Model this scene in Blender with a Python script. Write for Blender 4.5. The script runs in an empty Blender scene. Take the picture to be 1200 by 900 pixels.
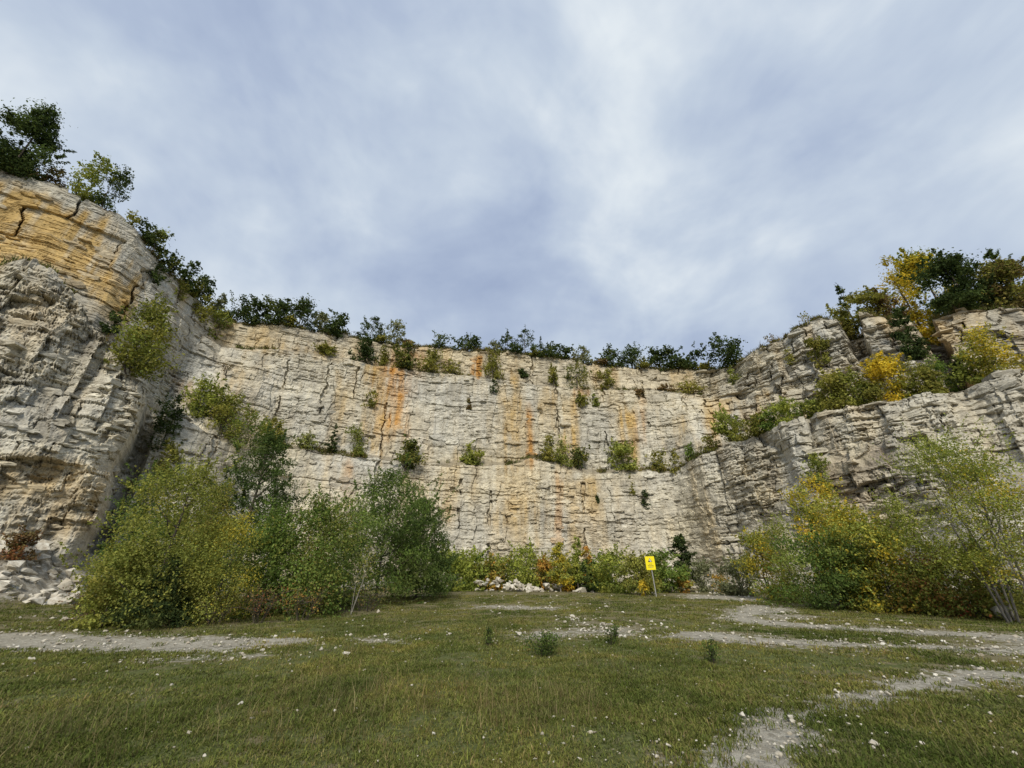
import bpy, math, random
import numpy as np
from mathutils import Vector

random.seed(7)
RNG = np.random.default_rng(7)
scene = bpy.context.scene
COL = scene.collection
R = math.radians

# ------------------------------------------------------------------ camera
F = 460.0                      # focal length in photo pixels (photo 1200 x 900)
EYE = 1.6
TILT = math.atan(222.0 / F)
CT, ST = math.cos(TILT), math.sin(TILT)
cam_d = bpy.data.cameras.new('camera')
cam_d.sensor_width = 36.0
cam_d.lens = 36.0 * F / 1200.0
cam_d.clip_start = 0.05
cam_d.clip_end = 3000
cam = bpy.data.objects.new('camera', cam_d)
COL.objects.link(cam)
cam.location = (0, 0, EYE)
cam.rotation_euler = (R(90) + TILT, 0, 0)
scene.camera = cam

# ------------------------------------------------------------------ light
SUN_EL, SUN_AZ = R(40), R(182)      # azimuth clockwise from +Y: behind the camera
world = bpy.data.worlds.new('World')
scene.world = world
world.use_nodes = True
sun_d = bpy.data.lights.new('sun', 'SUN')
sun_d.energy = 1.5
sun_d.angle = R(14)
sun_d.color = (1.0, 0.93, 0.80)
sun = bpy.data.objects.new('sun', sun_d)
COL.objects.link(sun)
sd = Vector((math.sin(SUN_AZ) * math.cos(SUN_EL), math.cos(SUN_AZ) * math.cos(SUN_EL), math.sin(SUN_EL)))
sun.rotation_euler = sd.to_track_quat('Z', 'Y').to_euler()
sun.location = sd * 100
scene.view_settings.view_transform = 'Standard'
scene.view_settings.look = 'None'
scene.view_settings.gamma = 1.0
scene.view_settings.use_curve_mapping = False
scene.view_settings.exposure = 1.35


class NT:
    """small helper round a node tree"""
    def __init__(self, tree):
        self.t = tree
        self.t.nodes.clear()

    def n(self, typ, ins=None, **props):
        nd = self.t.nodes.new(typ)
        for k, v in props.items():
            setattr(nd, k, v)
        for k, v in (ins or {}).items():
            s = nd.inputs[k]
            if isinstance(v, bpy.types.NodeSocket):
                self.t.links.new(v, s)
            else:
                s.default_value = v
        return nd

    def math(self, op, a, b=0.0, c=0.0, clamp=False):
        nd = self.n('ShaderNodeMath', {0: a, 1: b, 2: c}, operation=op)
        nd.use_clamp = clamp
        return nd.outputs[0]

    def vmath(self, op, a, b):
        return self.n('ShaderNodeVectorMath', {0: a, 1: b}, operation=op).outputs[0]

    def mix(self, fac, a, b, blend='MIX'):
        nd = self.n('ShaderNodeMix', data_type='RGBA', blend_type=blend)
        for idx, v in ((0, fac), (6, a), (7, b)):
            if isinstance(v, bpy.types.NodeSocket):
                self.t.links.new(v, nd.inputs[idx])
            else:
                nd.inputs[idx].default_value = v if idx == 0 else (*v[:3], 1.0)
        return nd.outputs[2]

    def noise(self, vec, scale, detail=4.0, rough=0.55, dist=0.0, out=0):
        return self.n('ShaderNodeTexNoise', {'Vector': vec, 'Scale': scale, 'Detail': detail, 'Roughness': rough,
                                             'Distortion': dist}).outputs[out]

    def ramp(self, fac, stops, interp='LINEAR'):
        nd = self.n('ShaderNodeValToRGB', {0: fac})
        cr = nd.color_ramp
        cr.interpolation = interp
        while len(cr.elements) < len(stops):
            cr.elements.new(0.5)
        for e, (p, c) in zip(cr.elements, stops):
            e.position = p
            e.color = (*c, 1.0) if len(c) == 3 else c
        return nd.outputs[0]


# sky: a thin bright overcast with long streaks and a few blue openings
W = NT(world.node_tree)
tc = W.n('ShaderNodeTexCoord').outputs['Generated']
sep = W.n('ShaderNodeSeparateXYZ', {0: tc})
zc = W.math('ADD', W.math('MAXIMUM', sep.outputs[2], 0.0), 0.50)
px_ = W.math('DIVIDE', sep.outputs[0], zc)
py_ = W.math('DIVIDE', sep.outputs[1], zc)
pl = W.n('ShaderNodeCombineXYZ', {0: px_, 1: W.math('MULTIPLY', py_, 0.75), 2: 0.35}).outputs[0]
dirv = W.vmath('MULTIPLY', tc, (1.0, 1.0, 1.5))
big = W.noise(W.vmath('ADD', dirv, (3.1, 1.7, 0.0)), 1.9, 5.0, 0.52, 0.4)
streak = W.noise(W.n('ShaderNodeCombineXYZ', {0: W.math('ADD', W.math('MULTIPLY', px_, 1.2), W.math('MULTIPLY', py_, 0.35)), 1: W.math('SUBTRACT', W.math('MULTIPLY', py_, 0.6), W.math('MULTIPLY', px_, 0.3)), 2: 2.0}).outputs[0], 1.9, 6.0, 0.54, 0.6)
fine = W.noise(W.vmath('ADD', dirv, (1.3, 7.7, 2.0)), 5.5, 5.0, 0.55, 0.4)
den = W.math('ADD', W.math('ADD', W.math('MULTIPLY', big, 0.66), W.math('MULTIPLY', streak, 0.17)), W.math('MULTIPLY', fine, 0.17))
cloud_col = W.ramp(den, [(0.36, (2.05, 2.52, 3.55)), (0.46, (2.62, 3.12, 4.05)), (0.54, (3.35, 3.85, 4.55)), (0.64, (4.60, 4.98, 5.30))])
sky = W.n('ShaderNodeTexSky', sky_type='NISHITA')
sky.sun_disc = False
sky.sun_elevation = SUN_EL
sky.sun_rotation = SUN_AZ
gap_n = W.noise(W.vmath('ADD', pl, (9.4, 4.2, 1.0)), 0.55, 4.0, 0.5, 0.5)
gap = W.ramp(gap_n, [(0.52, (0, 0, 0)), (0.72, (0.65, 0.65, 0.65))])
bg_sky = W.n('ShaderNodeBackground', {'Color': sky.outputs[0], 'Strength': 0.06})
bg_cloud = W.n('ShaderNodeBackground', {'Color': cloud_col, 'Strength': 0.065})
mixs = W.n('ShaderNodeMixShader', {0: gap, 1: bg_cloud.outputs[0], 2: bg_sky.outputs[0]})
W.n('ShaderNodeOutputWorld', {'Surface': mixs.outputs[0]})


# ------------------------------------------------------------------ picture geometry (authoring aid: pixel -> real place)
def ray(u, v):
    x = (u - 600.0) / F
    y = (450.0 - v) / F
    return np.array([x, CT - y * ST, ST + y * CT])


def az_of(u, v):
    d = ray(u, v)
    return math.atan2(d[0], d[1])


def slope_of(u, v):
    d = ray(u, v)
    return d[2] / math.hypot(d[0], d[1])


def depth_of(p):
    return p[1] * CT + (p[2] - EYE) * ST


def height_to(p, vtop):
    """height of a plumb line standing on p whose top shows at picture row vtop"""
    k = (450.0 - vtop) / F
    # (dz*CT - y*ST) / (y*CT + dz*ST) = k
    dz = p[1] * (ST + k * CT) / (CT - k * ST)
    return dz + EYE - p[2]


# ------------------------------------------------------------------ noise
def hsh(ix, iy, seed=0):
    ix = np.asarray(ix, dtype=np.int64)
    iy = np.asarray(iy, dtype=np.int64)
    h = (ix * 374761393 + iy * 668265263 + seed * 2147483647 + 1274126177) & 0xFFFFFFFF
    h = ((h ^ (h >> 13)) * 1274126177) & 0xFFFFFFFF
    h = ((h ^ (h >> 16)) * 2246822519) & 0xFFFFFFFF
    h = h ^ (h >> 13)
    return (h & 0xFFFFFF) / float(0x1000000)


def vnoise(x, y, seed=0):
    x = np.asarray(x, float)
    y = np.asarray(y, float)
    ix = np.floor(x).astype(np.int64)
    iy = np.floor(y).astype(np.int64)
    fx = x - ix
    fy = y - iy
    fx = fx * fx * (3 - 2 * fx)
    fy = fy * fy * (3 - 2 * fy)
    a = hsh(ix, iy, seed)
    b = hsh(ix + 1, iy, seed)
    c = hsh(ix, iy + 1, seed)
    d = hsh(ix + 1, iy + 1, seed)
    return (a + (b - a) * fx) * (1 - fy) + (c + (d - c) * fx) * fy


def fbm(x, y, oct=4, seed=0, rough=0.5):
    t, amp, tot = 0.0, 1.0, 0.0
    for o in range(oct):
        t = t + amp * (vnoise(x, y, seed + o * 17) - 0.5)
        tot += amp * 0.5
        amp *= rough
        x = x * 2.03 + 5.1
        y = y * 2.03 + 9.7
    return t / tot          # about -1 .. 1


def sstep(a, b, x):
    t = np.clip((x - a) / (b - a), 0, 1)
    return t * t * (3 - 2 * t)


# ------------------------------------------------------------------ object helpers
def setp(o, label=None, cat=None, group=None, kind=None):
    if label:
        o['label'] = label
    if cat:
        o['category'] = cat
    if group:
        o['group'] = group
    if kind:
        o['kind'] = kind
    return o


def mesh_np(name, verts, faces, mat, cols=None, parent=None, smooth=False, loc=None):
    """verts (n,3), faces (m,k) all of one size"""
    verts = np.asarray(verts, np.float32)
    faces = np.asarray(faces, np.int32)
    me = bpy.data.meshes.new(name)
    nf, k = faces.shape
    me.vertices.add(len(verts))
    me.vertices.foreach_set('co', verts.ravel())
    me.loops.add(nf * k)
    me.loops.foreach_set('vertex_index', faces.ravel())
    me.polygons.add(nf)
    me.polygons.foreach_set('loop_start', np.arange(0, nf * k, k, dtype=np.int32))
    try:
        me.polygons.foreach_set('loop_total', np.full(nf, k, np.int32))
    except Exception:
        pass
    me.polygons.foreach_set('use_smooth', np.full(nf, smooth, bool))
    if cols is not None:
        c4 = np.ones((len(verts), 4), np.float32)
        c4[:, :3] = cols
        at = me.color_attributes.new('tint', 'FLOAT_COLOR', 'POINT')
        at.data.foreach_set('color', c4.ravel())
    me.update()
    me.validate()
    if mat is not None:
        me.materials.append(mat)
    o = bpy.data.objects.new(name, me)
    COL.objects.link(o)
    if parent is not None:
        o.parent = parent
    if loc is not None:
        o.location = loc
    return o


def empty(name, loc, label, cat, group=None):
    o = bpy.data.objects.new(name, None)
    COL.objects.link(o)
    o.location = loc
    o.empty_display_size = 0.3
    return setp(o, label, cat, group)


class Tubes:
    """tapered tubes collected into one mesh"""
    def __init__(self, sides=5):
        self.v, self.f, self.n, self.k = [], [], 0, sides

    def add(self, pts, rads):
        pts = np.asarray(pts, float)
        k = self.k
        m = len(pts)
        tang = np.gradient(pts, axis=0)
        tang /= np.linalg.norm(tang, axis=1)[:, None] + 1e-9
        ref = np.array([0.3, 0.9, 0.1])
        a = np.cross(tang, ref)
        a /= np.linalg.norm(a, axis=1)[:, None] + 1e-9
        b = np.cross(tang, a)
        ang = np.linspace(0, 2 * np.pi, k, endpoint=False)
        ring = (np.cos(ang)[None, :, None] * a[:, None, :] + np.sin(ang)[None, :, None] * b[:, None, :])
        vv = pts[:, None, :] + ring * np.asarray(rads)[:, None, None]
        self.v.append(vv.reshape(-1, 3))
        i = np.arange(m - 1)[:, None] * k
        j = np.arange(k)[None, :]
        j2 = (j + 1) % k
        q = np.stack([i + j, i + j2, i + k + j2, i + k + j], -1).reshape(-1, 4) + self.n
        self.f.append(q)
        self.n += m * k

    def build(self, name, mat, parent=None, cols=None):
        return mesh_np(name, np.concatenate(self.v), np.concatenate(self.f), mat, cols, parent, smooth=True)


# ------------------------------------------------------------------ materials
def principled(name):
    m = bpy.data.materials.new(name)
    m.use_nodes = True
    T = NT(m.node_tree)
    return m, T


def finish(T, color, rough=0.9, bump=None, strength=0.4, dist=0.05, spec=0.15):
    ins = {'Base Color': color, 'Roughness': rough, 'Specular IOR Level': spec}
    if bump is not None:
        ins['Normal'] = T.n('ShaderNodeBump', {'Height': bump, 'Strength': strength, 'Distance': dist}).outputs[0]
    b = T.n('ShaderNodeBsdfPrincipled', ins)
    T.n('ShaderNodeOutputMaterial', {'Surface': b.outputs[0]})


def mat_rock():
    m, T = principled('limestone')
    pos = T.n('ShaderNodeNewGeometry').outputs['Position']
    tint = T.n('ShaderNodeAttribute', attribute_name='tint').outputs['Color']
    flat = T.vmath('MULTIPLY', pos, (1.0, 1.0, 2.2))
    n1 = T.noise(flat, 1.5, 8.0, 0.70)
    n2 = T.noise(flat, 6.0, 5.0, 0.65)
    n3 = T.noise(T.vmath('MULTIPLY', pos, (1.0, 1.0, 0.16)), 1.3, 5.0, 0.62)
    g1 = T.ramp(n1, [(0.28, (0.58, 0.56, 0.54)), (0.48, (1.0, 1.0, 1.0)), (0.72, (1.27, 1.26, 1.24))])
    g2 = T.ramp(n2, [(0.30, (0.70, 0.69, 0.67)), (0.5, (1.0, 1.0, 1.0)), (0.72, (1.20, 1.20, 1.18))])
    g3 = T.ramp(n3, [(0.30, (0.74, 0.72, 0.69)), (0.52, (1.0, 1.0, 1.0)), (0.75, (1.12, 1.11, 1.08))])
    c = T.mix(1.0, tint, g1, 'MULTIPLY')
    c = T.mix(1.0, c, g2, 'MULTIPLY')
    c = T.mix(0.9, c, g3, 'MULTIPLY')
    h = T.math('ADD', T.math('MULTIPLY', n1, 1.0), T.math('MULTIPLY', n2, 0.5))
    finish(T, c, 0.95, h, 0.60, 0.08, 0.08)
    return m


def mat_leaf():
    m, T = principled('leaf')
    tint = T.n('ShaderNodeAttribute', attribute_name='tint').outputs['Color']
    d = T.n('ShaderNodeBsdfDiffuse', {'Color': tint})
    tr = T.n('ShaderNodeBsdfTranslucent', {'Color': T.mix(1.0, tint, (1.15, 1.2, 0.7), 'MULTIPLY')})
    mx = T.n('ShaderNodeMixShader', {0: 0.38, 1: d.outputs[0], 2: tr.outputs[0]})
    T.n('ShaderNodeOutputMaterial', {'Surface': mx.outputs[0]})
    return m


def mat_bark(name, a, b):
    m, T = principled(name)
    pos = T.n('ShaderNodeNewGeometry').outputs['Position']
    n = T.noise(T.vmath('MULTIPLY', pos, (1, 1, 0.3)), 9.0, 4.0, 0.6)
    finish(T, T.ramp(n, [(0.35, a), (0.65, b)]), 0.9, n, 0.5, 0.03)
    return m


def mat_ground():
    m, T = principled('meadow_ground')
    pos = T.n('ShaderNodeNewGeometry').outputs['Position']
    att = T.n('ShaderNodeAttribute', attribute_name='tint')
    sp = T.n('ShaderNodeSeparateColor', {0: att.outputs['Color']})
    grav, scree, dry = sp.outputs[0], sp.outputs[1], sp.outputs[2]
    n_f = T.noise(pos, 22.0, 5.0, 0.65)
    n_m = T.noise(pos, 3.2, 5.0, 0.62)
    n_b = T.noise(pos, 0.55, 4.0, 0.55)
    n_s = T.noise(pos, 9.0, 5.0, 0.7)
    green = T.ramp(n_f, [(0.3, (0.055, 0.064, 0.024)), (0.55, (0.110, 0.124, 0.045)), (0.75, (0.180, 0.185, 0.080))])
    straw = T.ramp(n_f, [(0.3, (0.095, 0.082, 0.045)), (0.55, (0.180, 0.158, 0.088)), (0.75, (0.28, 0.250, 0.15))])
    f = T.math('ADD', T.math('MULTIPLY', n_m, 1.1), T.math('ADD', T.math('MULTIPLY', n_b, 0.5), T.math('MULTIPLY', dry, 0.9)))
    grass = T.mix(T.ramp(f, [(0.85, (0, 0, 0)), (1.25, (1, 1, 1))]), green, straw)
    vor = T.n('ShaderNodeTexVoronoi', {'Vector': pos, 'Scale': 14.0, 'Randomness': 1.0})
    stone = T.ramp(vor.outputs['Color'], [(0.1, (0.24, 0.225, 0.19)), (0.5, (0.36, 0.34, 0.29)), (0.9, (0.50, 0.48, 0.42))])
    stone = T.mix(0.5, stone, T.ramp(n_s, [(0.3, (0.20, 0.18, 0.14)), (0.7, (0.44, 0.42, 0.36))]))
    n_g = T.noise(pos, 75.0, 3.0, 0.7)
    stone = T.mix(1.0, stone, T.ramp(n_g, [(0.3, (0.55, 0.54, 0.52)), (0.5, (0.92, 0.91, 0.89)), (0.7, (1.2, 1.2, 1.18))]), 'MULTIPLY')
    gm = T.math('ADD', grav, T.math('MULTIPLY', T.math('SUBTRACT', n_s, 0.5), 1.7))
    gm = T.math('ADD', gm, T.math('MULTIPLY', T.math('SUBTRACT', n_m, 0.5), 1.5))
    gmask = T.ramp(gm, [(0.44, (0, 0, 0)), (0.60, (1, 1, 1))])
    vor2 = T.n('ShaderNodeTexVoronoi', {'Vector': pos, 'Scale': 2.6, 'Randomness': 1.0})
    vor3 = T.n('ShaderNodeTexVoronoi', {'Vector': pos, 'Scale': 6.5, 'Randomness': 1.0})
    scol = T.ramp(vor2.outputs['Color'], [(0.1, (0.17, 0.15, 0.11)), (0.5, (0.33, 0.30, 0.24)), (0.9, (0.52, 0.50, 0.43))])
    scol = T.mix(0.5, scol, T.ramp(vor3.outputs['Color'], [(0.1, (0.15, 0.13, 0.10)), (0.5, (0.32, 0.29, 0.23)), (0.9, (0.55, 0.53, 0.47))]))
    sm = T.math('ADD', scree, T.math('MULTIPLY', T.math('SUBTRACT', n_m, 0.5), 1.4))
    smask = T.ramp(sm, [(0.44, (0, 0, 0)), (0.56, (1, 1, 1))])
    c = T.mix(gmask, grass, stone)
    c = T.mix(smask, c, T.mix(1.0, scol, (0.85, 0.85, 0.85), 'MULTIPLY'))
    h = T.math('ADD', T.math('MULTIPLY', n_f, 0.8), T.math('ADD', T.math('MULTIPLY', n_s, 0.35), T.math('MULTIPLY', n_g, 0.5)))
    h = T.math('ADD', h, T.math('MULTIPLY', T.math('MULTIPLY', vor2.outputs['Distance'], scree), -3.0))
    finish(T, c, 0.95, h, 0.7, 0.05, 0.06)
    return m


def mat_gravel():
    m, T = principled('pale_gravel')
    pos = T.n('ShaderNodeNewGeometry').outputs['Position']
    n_s = T.noise(pos, 9.0, 5.0, 0.7)
    n_b = T.noise(pos, 1.3, 4.0, 0.6)
    vor = T.n('ShaderNodeTexVoronoi', {'Vector': pos, 'Scale': 14.0, 'Randomness': 1.0})
    stone = T.ramp(vor.outputs['Color'], [(0.1, (0.24, 0.225, 0.19)), (0.5, (0.36, 0.34, 0.29)), (0.9, (0.50, 0.48, 0.42))])
    stone = T.mix(0.5, stone, T.ramp(n_s, [(0.3, (0.20, 0.18, 0.14)), (0.7, (0.44, 0.42, 0.36))]))
    n_g = T.noise(pos, 75.0, 3.0, 0.7)
    stone = T.mix(1.0, stone, T.ramp(n_g, [(0.3, (0.55, 0.54, 0.52)), (0.5, (0.92, 0.91, 0.89)), (0.7, (1.2, 1.2, 1.18))]), 'MULTIPLY')
    stone = T.mix(1.0, stone, T.ramp(n_b, [(0.3, (0.8, 0.79, 0.76)), (0.7, (1.1, 1.1, 1.1))]), 'MULTIPLY')
    finish(T, stone, 0.95, T.math('ADD', n_g, vor.outputs['Distance']), 0.7, 0.02, 0.06)
    return m


def mat_stone():
    m, T = principled('white_limestone')
    pos = T.n('ShaderNodeNewGeometry').outputs['Position']
    rnd = T.n('ShaderNodeObjectInfo').outputs['Random']
    n = T.noise(pos, 6.0, 5.0, 0.65)
    c = T.ramp(n, [(0.3, (0.34, 0.30, 0.24)), (0.5, (0.50, 0.47, 0.40)), (0.7, (0.64, 0.62, 0.55))])
    c = T.mix(1.0, c, T.ramp(rnd, [(0.0, (0.72, 0.69, 0.64)), (1.0, (1.08, 1.08, 1.08))]), 'MULTIPLY')
    finish(T, c, 0.92, n, 0.6, 0.05, 0.08)
    return m


def mat_grass():
    m, T = principled('grass_blade')
    tint = T.n('ShaderNodeAttribute', attribute_name='tint').outputs['Color']
    rnd = T.n('ShaderNodeObjectInfo').outputs['Random']
    pos = T.n('ShaderNodeNewGeometry').outputs['Position']
    n = T.noise(pos, 0.7, 4.0, 0.6)
    c = T.mix(T.ramp(n, [(0.42, (0, 0, 0)), (0.70, (0.75, 0.75, 0.75))]), tint, T.mix(1.0, tint, (1.38, 1.20, 1.10), 'MULTIPLY'))
    n2 = T.noise(pos, 0.28, 5.0, 0.62, 0.6)
    c = T.mix(1.0, c, T.ramp(n2, [(0.36, (0.58, 0.68, 0.58)), (0.5, (1.0, 1.0, 1.0)), (0.64, (1.40, 1.22, 1.15))]), 'MULTIPLY')
    c = T.mix(1.0, c, T.ramp(rnd, [(0.0, (0.65, 0.68, 0.6)), (1.0, (1.25, 1.25, 1.2))]), 'MULTIPLY')
    d = T.n('ShaderNodeBsdfDiffuse', {'Color': c})
    tr = T.n('ShaderNodeBsdfTranslucent', {'Color': c})
    mx = T.n('ShaderNodeMixShader', {0: 0.25, 1: d.outputs[0], 2: tr.outputs[0]})
    T.n('ShaderNodeOutputMaterial', {'Surface': mx.outputs[0]})
    return m


def mat_plain(name, rgb, rough=0.5, spec=0.4, metal=0.0, wear=0.1, scale=20.0):
    m, T = principled(name)
    pos = T.n('ShaderNodeNewGeometry').outputs['Position']
    n = T.noise(pos, scale, 4.0, 0.6)
    lo = tuple(c * (1 - wear) for c in rgb)
    hi = tuple(min(1, c * (1 + wear)) for c in rgb)
    b = T.n('ShaderNodeBsdfPrincipled', {'Base Color': T.ramp(n, [(0.3, lo), (0.7, hi)]), 'Roughness': rough,
                                         'Specular IOR Level': spec, 'Metallic': metal})
    T.n('ShaderNodeOutputMaterial', {'Surface': b.outputs[0]})
    return m


M_ROCK = mat_rock()
M_LEAF = mat_leaf()
M_BARK = mat_bark('dark_bark', (0.045, 0.037, 0.03), (0.12, 0.10, 0.08))
M_GREYB = mat_bark('grey_bark', (0.10, 0.09, 0.075), (0.24, 0.22, 0.19))
M_PALE = mat_bark('pale_bark', (0.22, 0.20, 0.17), (0.50, 0.47, 0.42))
M_GROUND = mat_ground()
M_GRAVEL = mat_gravel()
M_STONE = mat_stone()
M_GRASS = mat_grass()

# ------------------------------------------------------------------ the quarry wall: lines of its profile
# every line: (u, v, distance) along the edge -> direction, distance and height of the real edge
def line(pts, wr=None):
    a = np.array([az_of(p[0], p[1]) for p in pts])
    r = np.array([p[2] for p in pts], float)
    z = np.array([EYE + slope_of(p[0], p[1]) * p[2] + (p[3] if len(p) > 3 else 0.0) for p in pts])
    o = np.argsort(a)
    return a[o], r[o], z[o]


LIP = line([(-130, 350, 47), (-60, 325, 46), (0, 308, 45), (40, 300, 45), (65, 320, 44.5), (90, 350, 44), (112, 380, 44),
            (140, 415, 44), (162, 446, 44.3), (172, 462, 45), (177, 480, 49.8), (188, 490, 51.3), (196, 480, 50.8), (200, 474, 48.8), (215, 488, 48.5),
            (240, 505, 48.8), (265, 520, 50), (285, 528, 52), (310, 524, 53.5), (360, 529, 54), (400, 534, 54.5), (480, 541, 55),
            (550, 548, 56), (600, 546, 57), (622, 538, 57.2), (650, 546, 58), (690, 556, 59.5), (740, 553, 61), (785, 554, 61),
            (803, 547, 59), (818, 534, 56), (850, 517, 53), (882, 508, 51), (905, 506, 50.5), (918, 498, 49), (945, 492, 48.8),
            (960, 486, 48.5), (1000, 478, 48), (1030, 470, 47.5), (1100, 455, 47), (1150, 445, 47.5), (1200, 434, 49),
            (1300, 415, 52), (1500, 390, 60)])
LEDGE = line([(-130, 300, 53.5), (0, 262, 53.5), (60, 275, 52), (140, 320, 50.8), (170, 345, 52), (200, 375, 54), (230, 390, 58), (258, 406, 60.0),
              (330, 410, 58.8), (380, 417, 58.4), (450, 428, 58.2), (540, 439, 57.8), (600, 448, 58.4), (680, 456, 61.2), (760, 457, 65),
              (830, 463, 68), (862, 458, 67.5), (880, 450, 65.5), (930, 430, 62.6), (982, 377, 62.3, -4.2), (986, 378, 65.5, -6.5), (999, 371, 65.5, -6.5), (1004, 370, 62.3, -4.8), (1066, 370, 62.6, -4.8), (1070, 370, 68.5, -7.5), (1087, 370, 68.5, -7.5),
            (1092, 371, 63.5, -4.0), (1130, 398, 65), (1200, 392, 68), (1300, 380, 73), (1500, 360, 80)])
RIM = line([(-130, 180, 57), (-60, 195, 56), (0, 203, 55), (60, 213, 53.6), (100, 235, 52.6), (140, 252, 52), (160, 268, 52), (178, 300, 53.4),
            (200, 326, 55.5), (225, 347, 59), (245, 366, 61), (258, 377, 62), (330, 382, 60.6), (400, 392, 60.2), (430, 400, 60),
            (480, 405, 59.8), (540, 410, 59.4), (600, 413, 60), (660, 420, 63), (700, 428, 65), (760, 431, 67.5), (830, 434, 70),
            (860, 432, 69.5), (872, 420, 67.5), (900, 402, 65.5), (930, 388, 64.5), (960, 374, 64), (982, 377, 64.5), (986, 378, 67.5, -3.5),
            (999, 371, 67.5, -3.5), (1004, 370, 64.2), (1066, 370, 65), (1070, 370, 70.5, -4.5), (1087, 370, 70.5, -4.5), (1093, 371, 66), (1130, 362, 67),
            (1200, 360, 70), (1300, 350, 75), (1500, 330, 85)])
DEG = np.pi / 180
BATTER = (np.array([-80, -60, -50, -46, -43, -40, -30, 0, 15, 26, 32, 38, 42, 46, 50, 56, 75]) * DEG,
          np.array([4.0, 4.0, 4.5, 4.8, 3.5, 3.4, 2.6, 2.4, 2.2, 2.2, 3.0, 3.2, 4.5, 6.5, 6.0, 5.5, 5.0]))
BACK = (np.array([-80, -56, -50, -45, -42, -36, -28, 0, 20, 27, 31, 36, 42, 50, 60, 80]) * DEG,
        np.array([5.5, 5.5, 5.0, 4.5, 5.0, 3.2, 1.5, 1.2, 1.5, 3.0, 7.5, 11.5, 12.5, 14.5, 15.5, 16]))
TALUS = (np.array([-80, -55, -48, -43, -36, -28, 0, 20, 30, 38, 43, 47, 52, 60, 80]) * DEG,
         np.array([4.5, 4.0, 3.4, 2.6, 1.8, 1.4, 1.6, 1.4, 1.6, 1.8, 3.6, 6.5, 8.0, 8.5, 8.5]))
TREACH = (np.array([-80, -50, -40, -28, 0, 30, 38, 44, 50, 80]) * DEG,
          np.array([9, 9, 7, 6, 7, 7, 8, 14, 18, 18.0]))


def ip(tab, a):
    return np.interp(a, tab[0], tab[1])


def foot_r(a):
    return np.interp(a, LIP[0], LIP[1]) - ip(BATTER, a)


def foot_smooth(a):
    return sum(foot_r(a + k * DEG) for k in (-3, -1.5, 0, 1.5, 3)) / 5.0


def ground_z(x, y):
    x = np.asarray(x, float)
    y = np.asarray(y, float)
    r = np.hypot(x, y)
    a = np.arctan2(x, y)
    z = 0.16 * fbm(x / 11 + 3.3, y / 11, 3, 5) * sstep(3, 14, r) + 0.035 * fbm(x / 1.7, y / 1.7, 3, 8)
    aa = np.clip(a, -80 * DEG, 80 * DEG)
    fr = foot_smooth(aa)
    front = sstep(105 * DEG, 75 * DEG, np.abs(a))
    reach = ip(TREACH, aa)
    t = np.clip((r - (fr - reach)) / (reach + 1.0), 0, 1)
    tz = ip(TALUS, aa)
    bump = 1.0 + 0.22 * fbm(x / 3.0, y / 3.0, 3, 12)
    z = z + front * (t ** 1.7) * tz * bump
    z = z + front * 0.16 * t * fbm(x / 0.7, y / 0.7, 3, 14)
    return z


def ground_pt(u, v):
    d = ray(u, v)
    s = EYE / max(-d[2], 1e-3)
    p0 = np.array([0, 0, EYE])
    for k in range(12):
        p = p0 + d * s
        g = float(ground_z(p[0], p[1]))
        s = (EYE - g) / max(-d[2], 1e-3) * 0.6 + s * 0.4
    p = p0 + d * s
    return np.array([p[0], p[1], float(ground_z(p[0], p[1]))])


# ---- block pattern of the bedded limestone
def make_layers(lo, hi, tmin, tmax, seed):
    g = np.random.default_rng(seed)
    out, z = [lo], lo
    while z < hi:
        z += tmin + (tmax - tmin) * g.random() ** 1.8
        out.append(z)
    return np.array(out)


LAY_F = make_layers(-6, 55, 0.12, 0.46, 21)
LAY_B = make_layers(-8, 55, 3.0, 8.5, 25)
LAY_S = make_layers(-6, 55, 2.4, 5.5, 24)
LAY_T = make_layers(-6, 55, 0.10, 0.22, 23)
LAY_C = make_layers(-6, 55, 0.9, 2.6, 22)


def blockpat(s, z, lay, wmin, wmax, seed):
    li = np.clip(np.searchsorted(lay, z) - 1, 0, len(lay) - 2)
    w = wmin + (wmax - wmin) * hsh(li, li * 0 + 3, seed)
    x = s / w + hsh(li, li * 0 + 7, seed) * 211.0
    b = np.floor(x).astype(np.int64)
    j = 0.7 * hsh(li, b, seed + 1)
    b = np.where(x < b + j, b - 1, b)
    lo = b + 0.7 * hsh(li, b, seed + 1)
    hi = b + 1 + 0.7 * hsh(li, b + 1, seed + 1)
    ds = np.minimum(x - lo, hi - x) * w
    fx = (x - lo) / (hi - lo)
    dz = np.minimum(z - lay[li], lay[li + 1] - z)
    fz = (z - lay[li]) / (lay[li + 1] - lay[li])
    return li, b, ds, dz, fx, fz, hsh(li, b, seed + 2)


def region_masks(a, z, tier):
    """tier: 0 lower wall, 1 upper wall, 2 top band"""
    left = sstep(-42 * DEG, -45 * DEG, a)
    right = sstep(25 * DEG, 29 * DEG, a)
    return left, right, (1 - left) * (1 - right)


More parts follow.
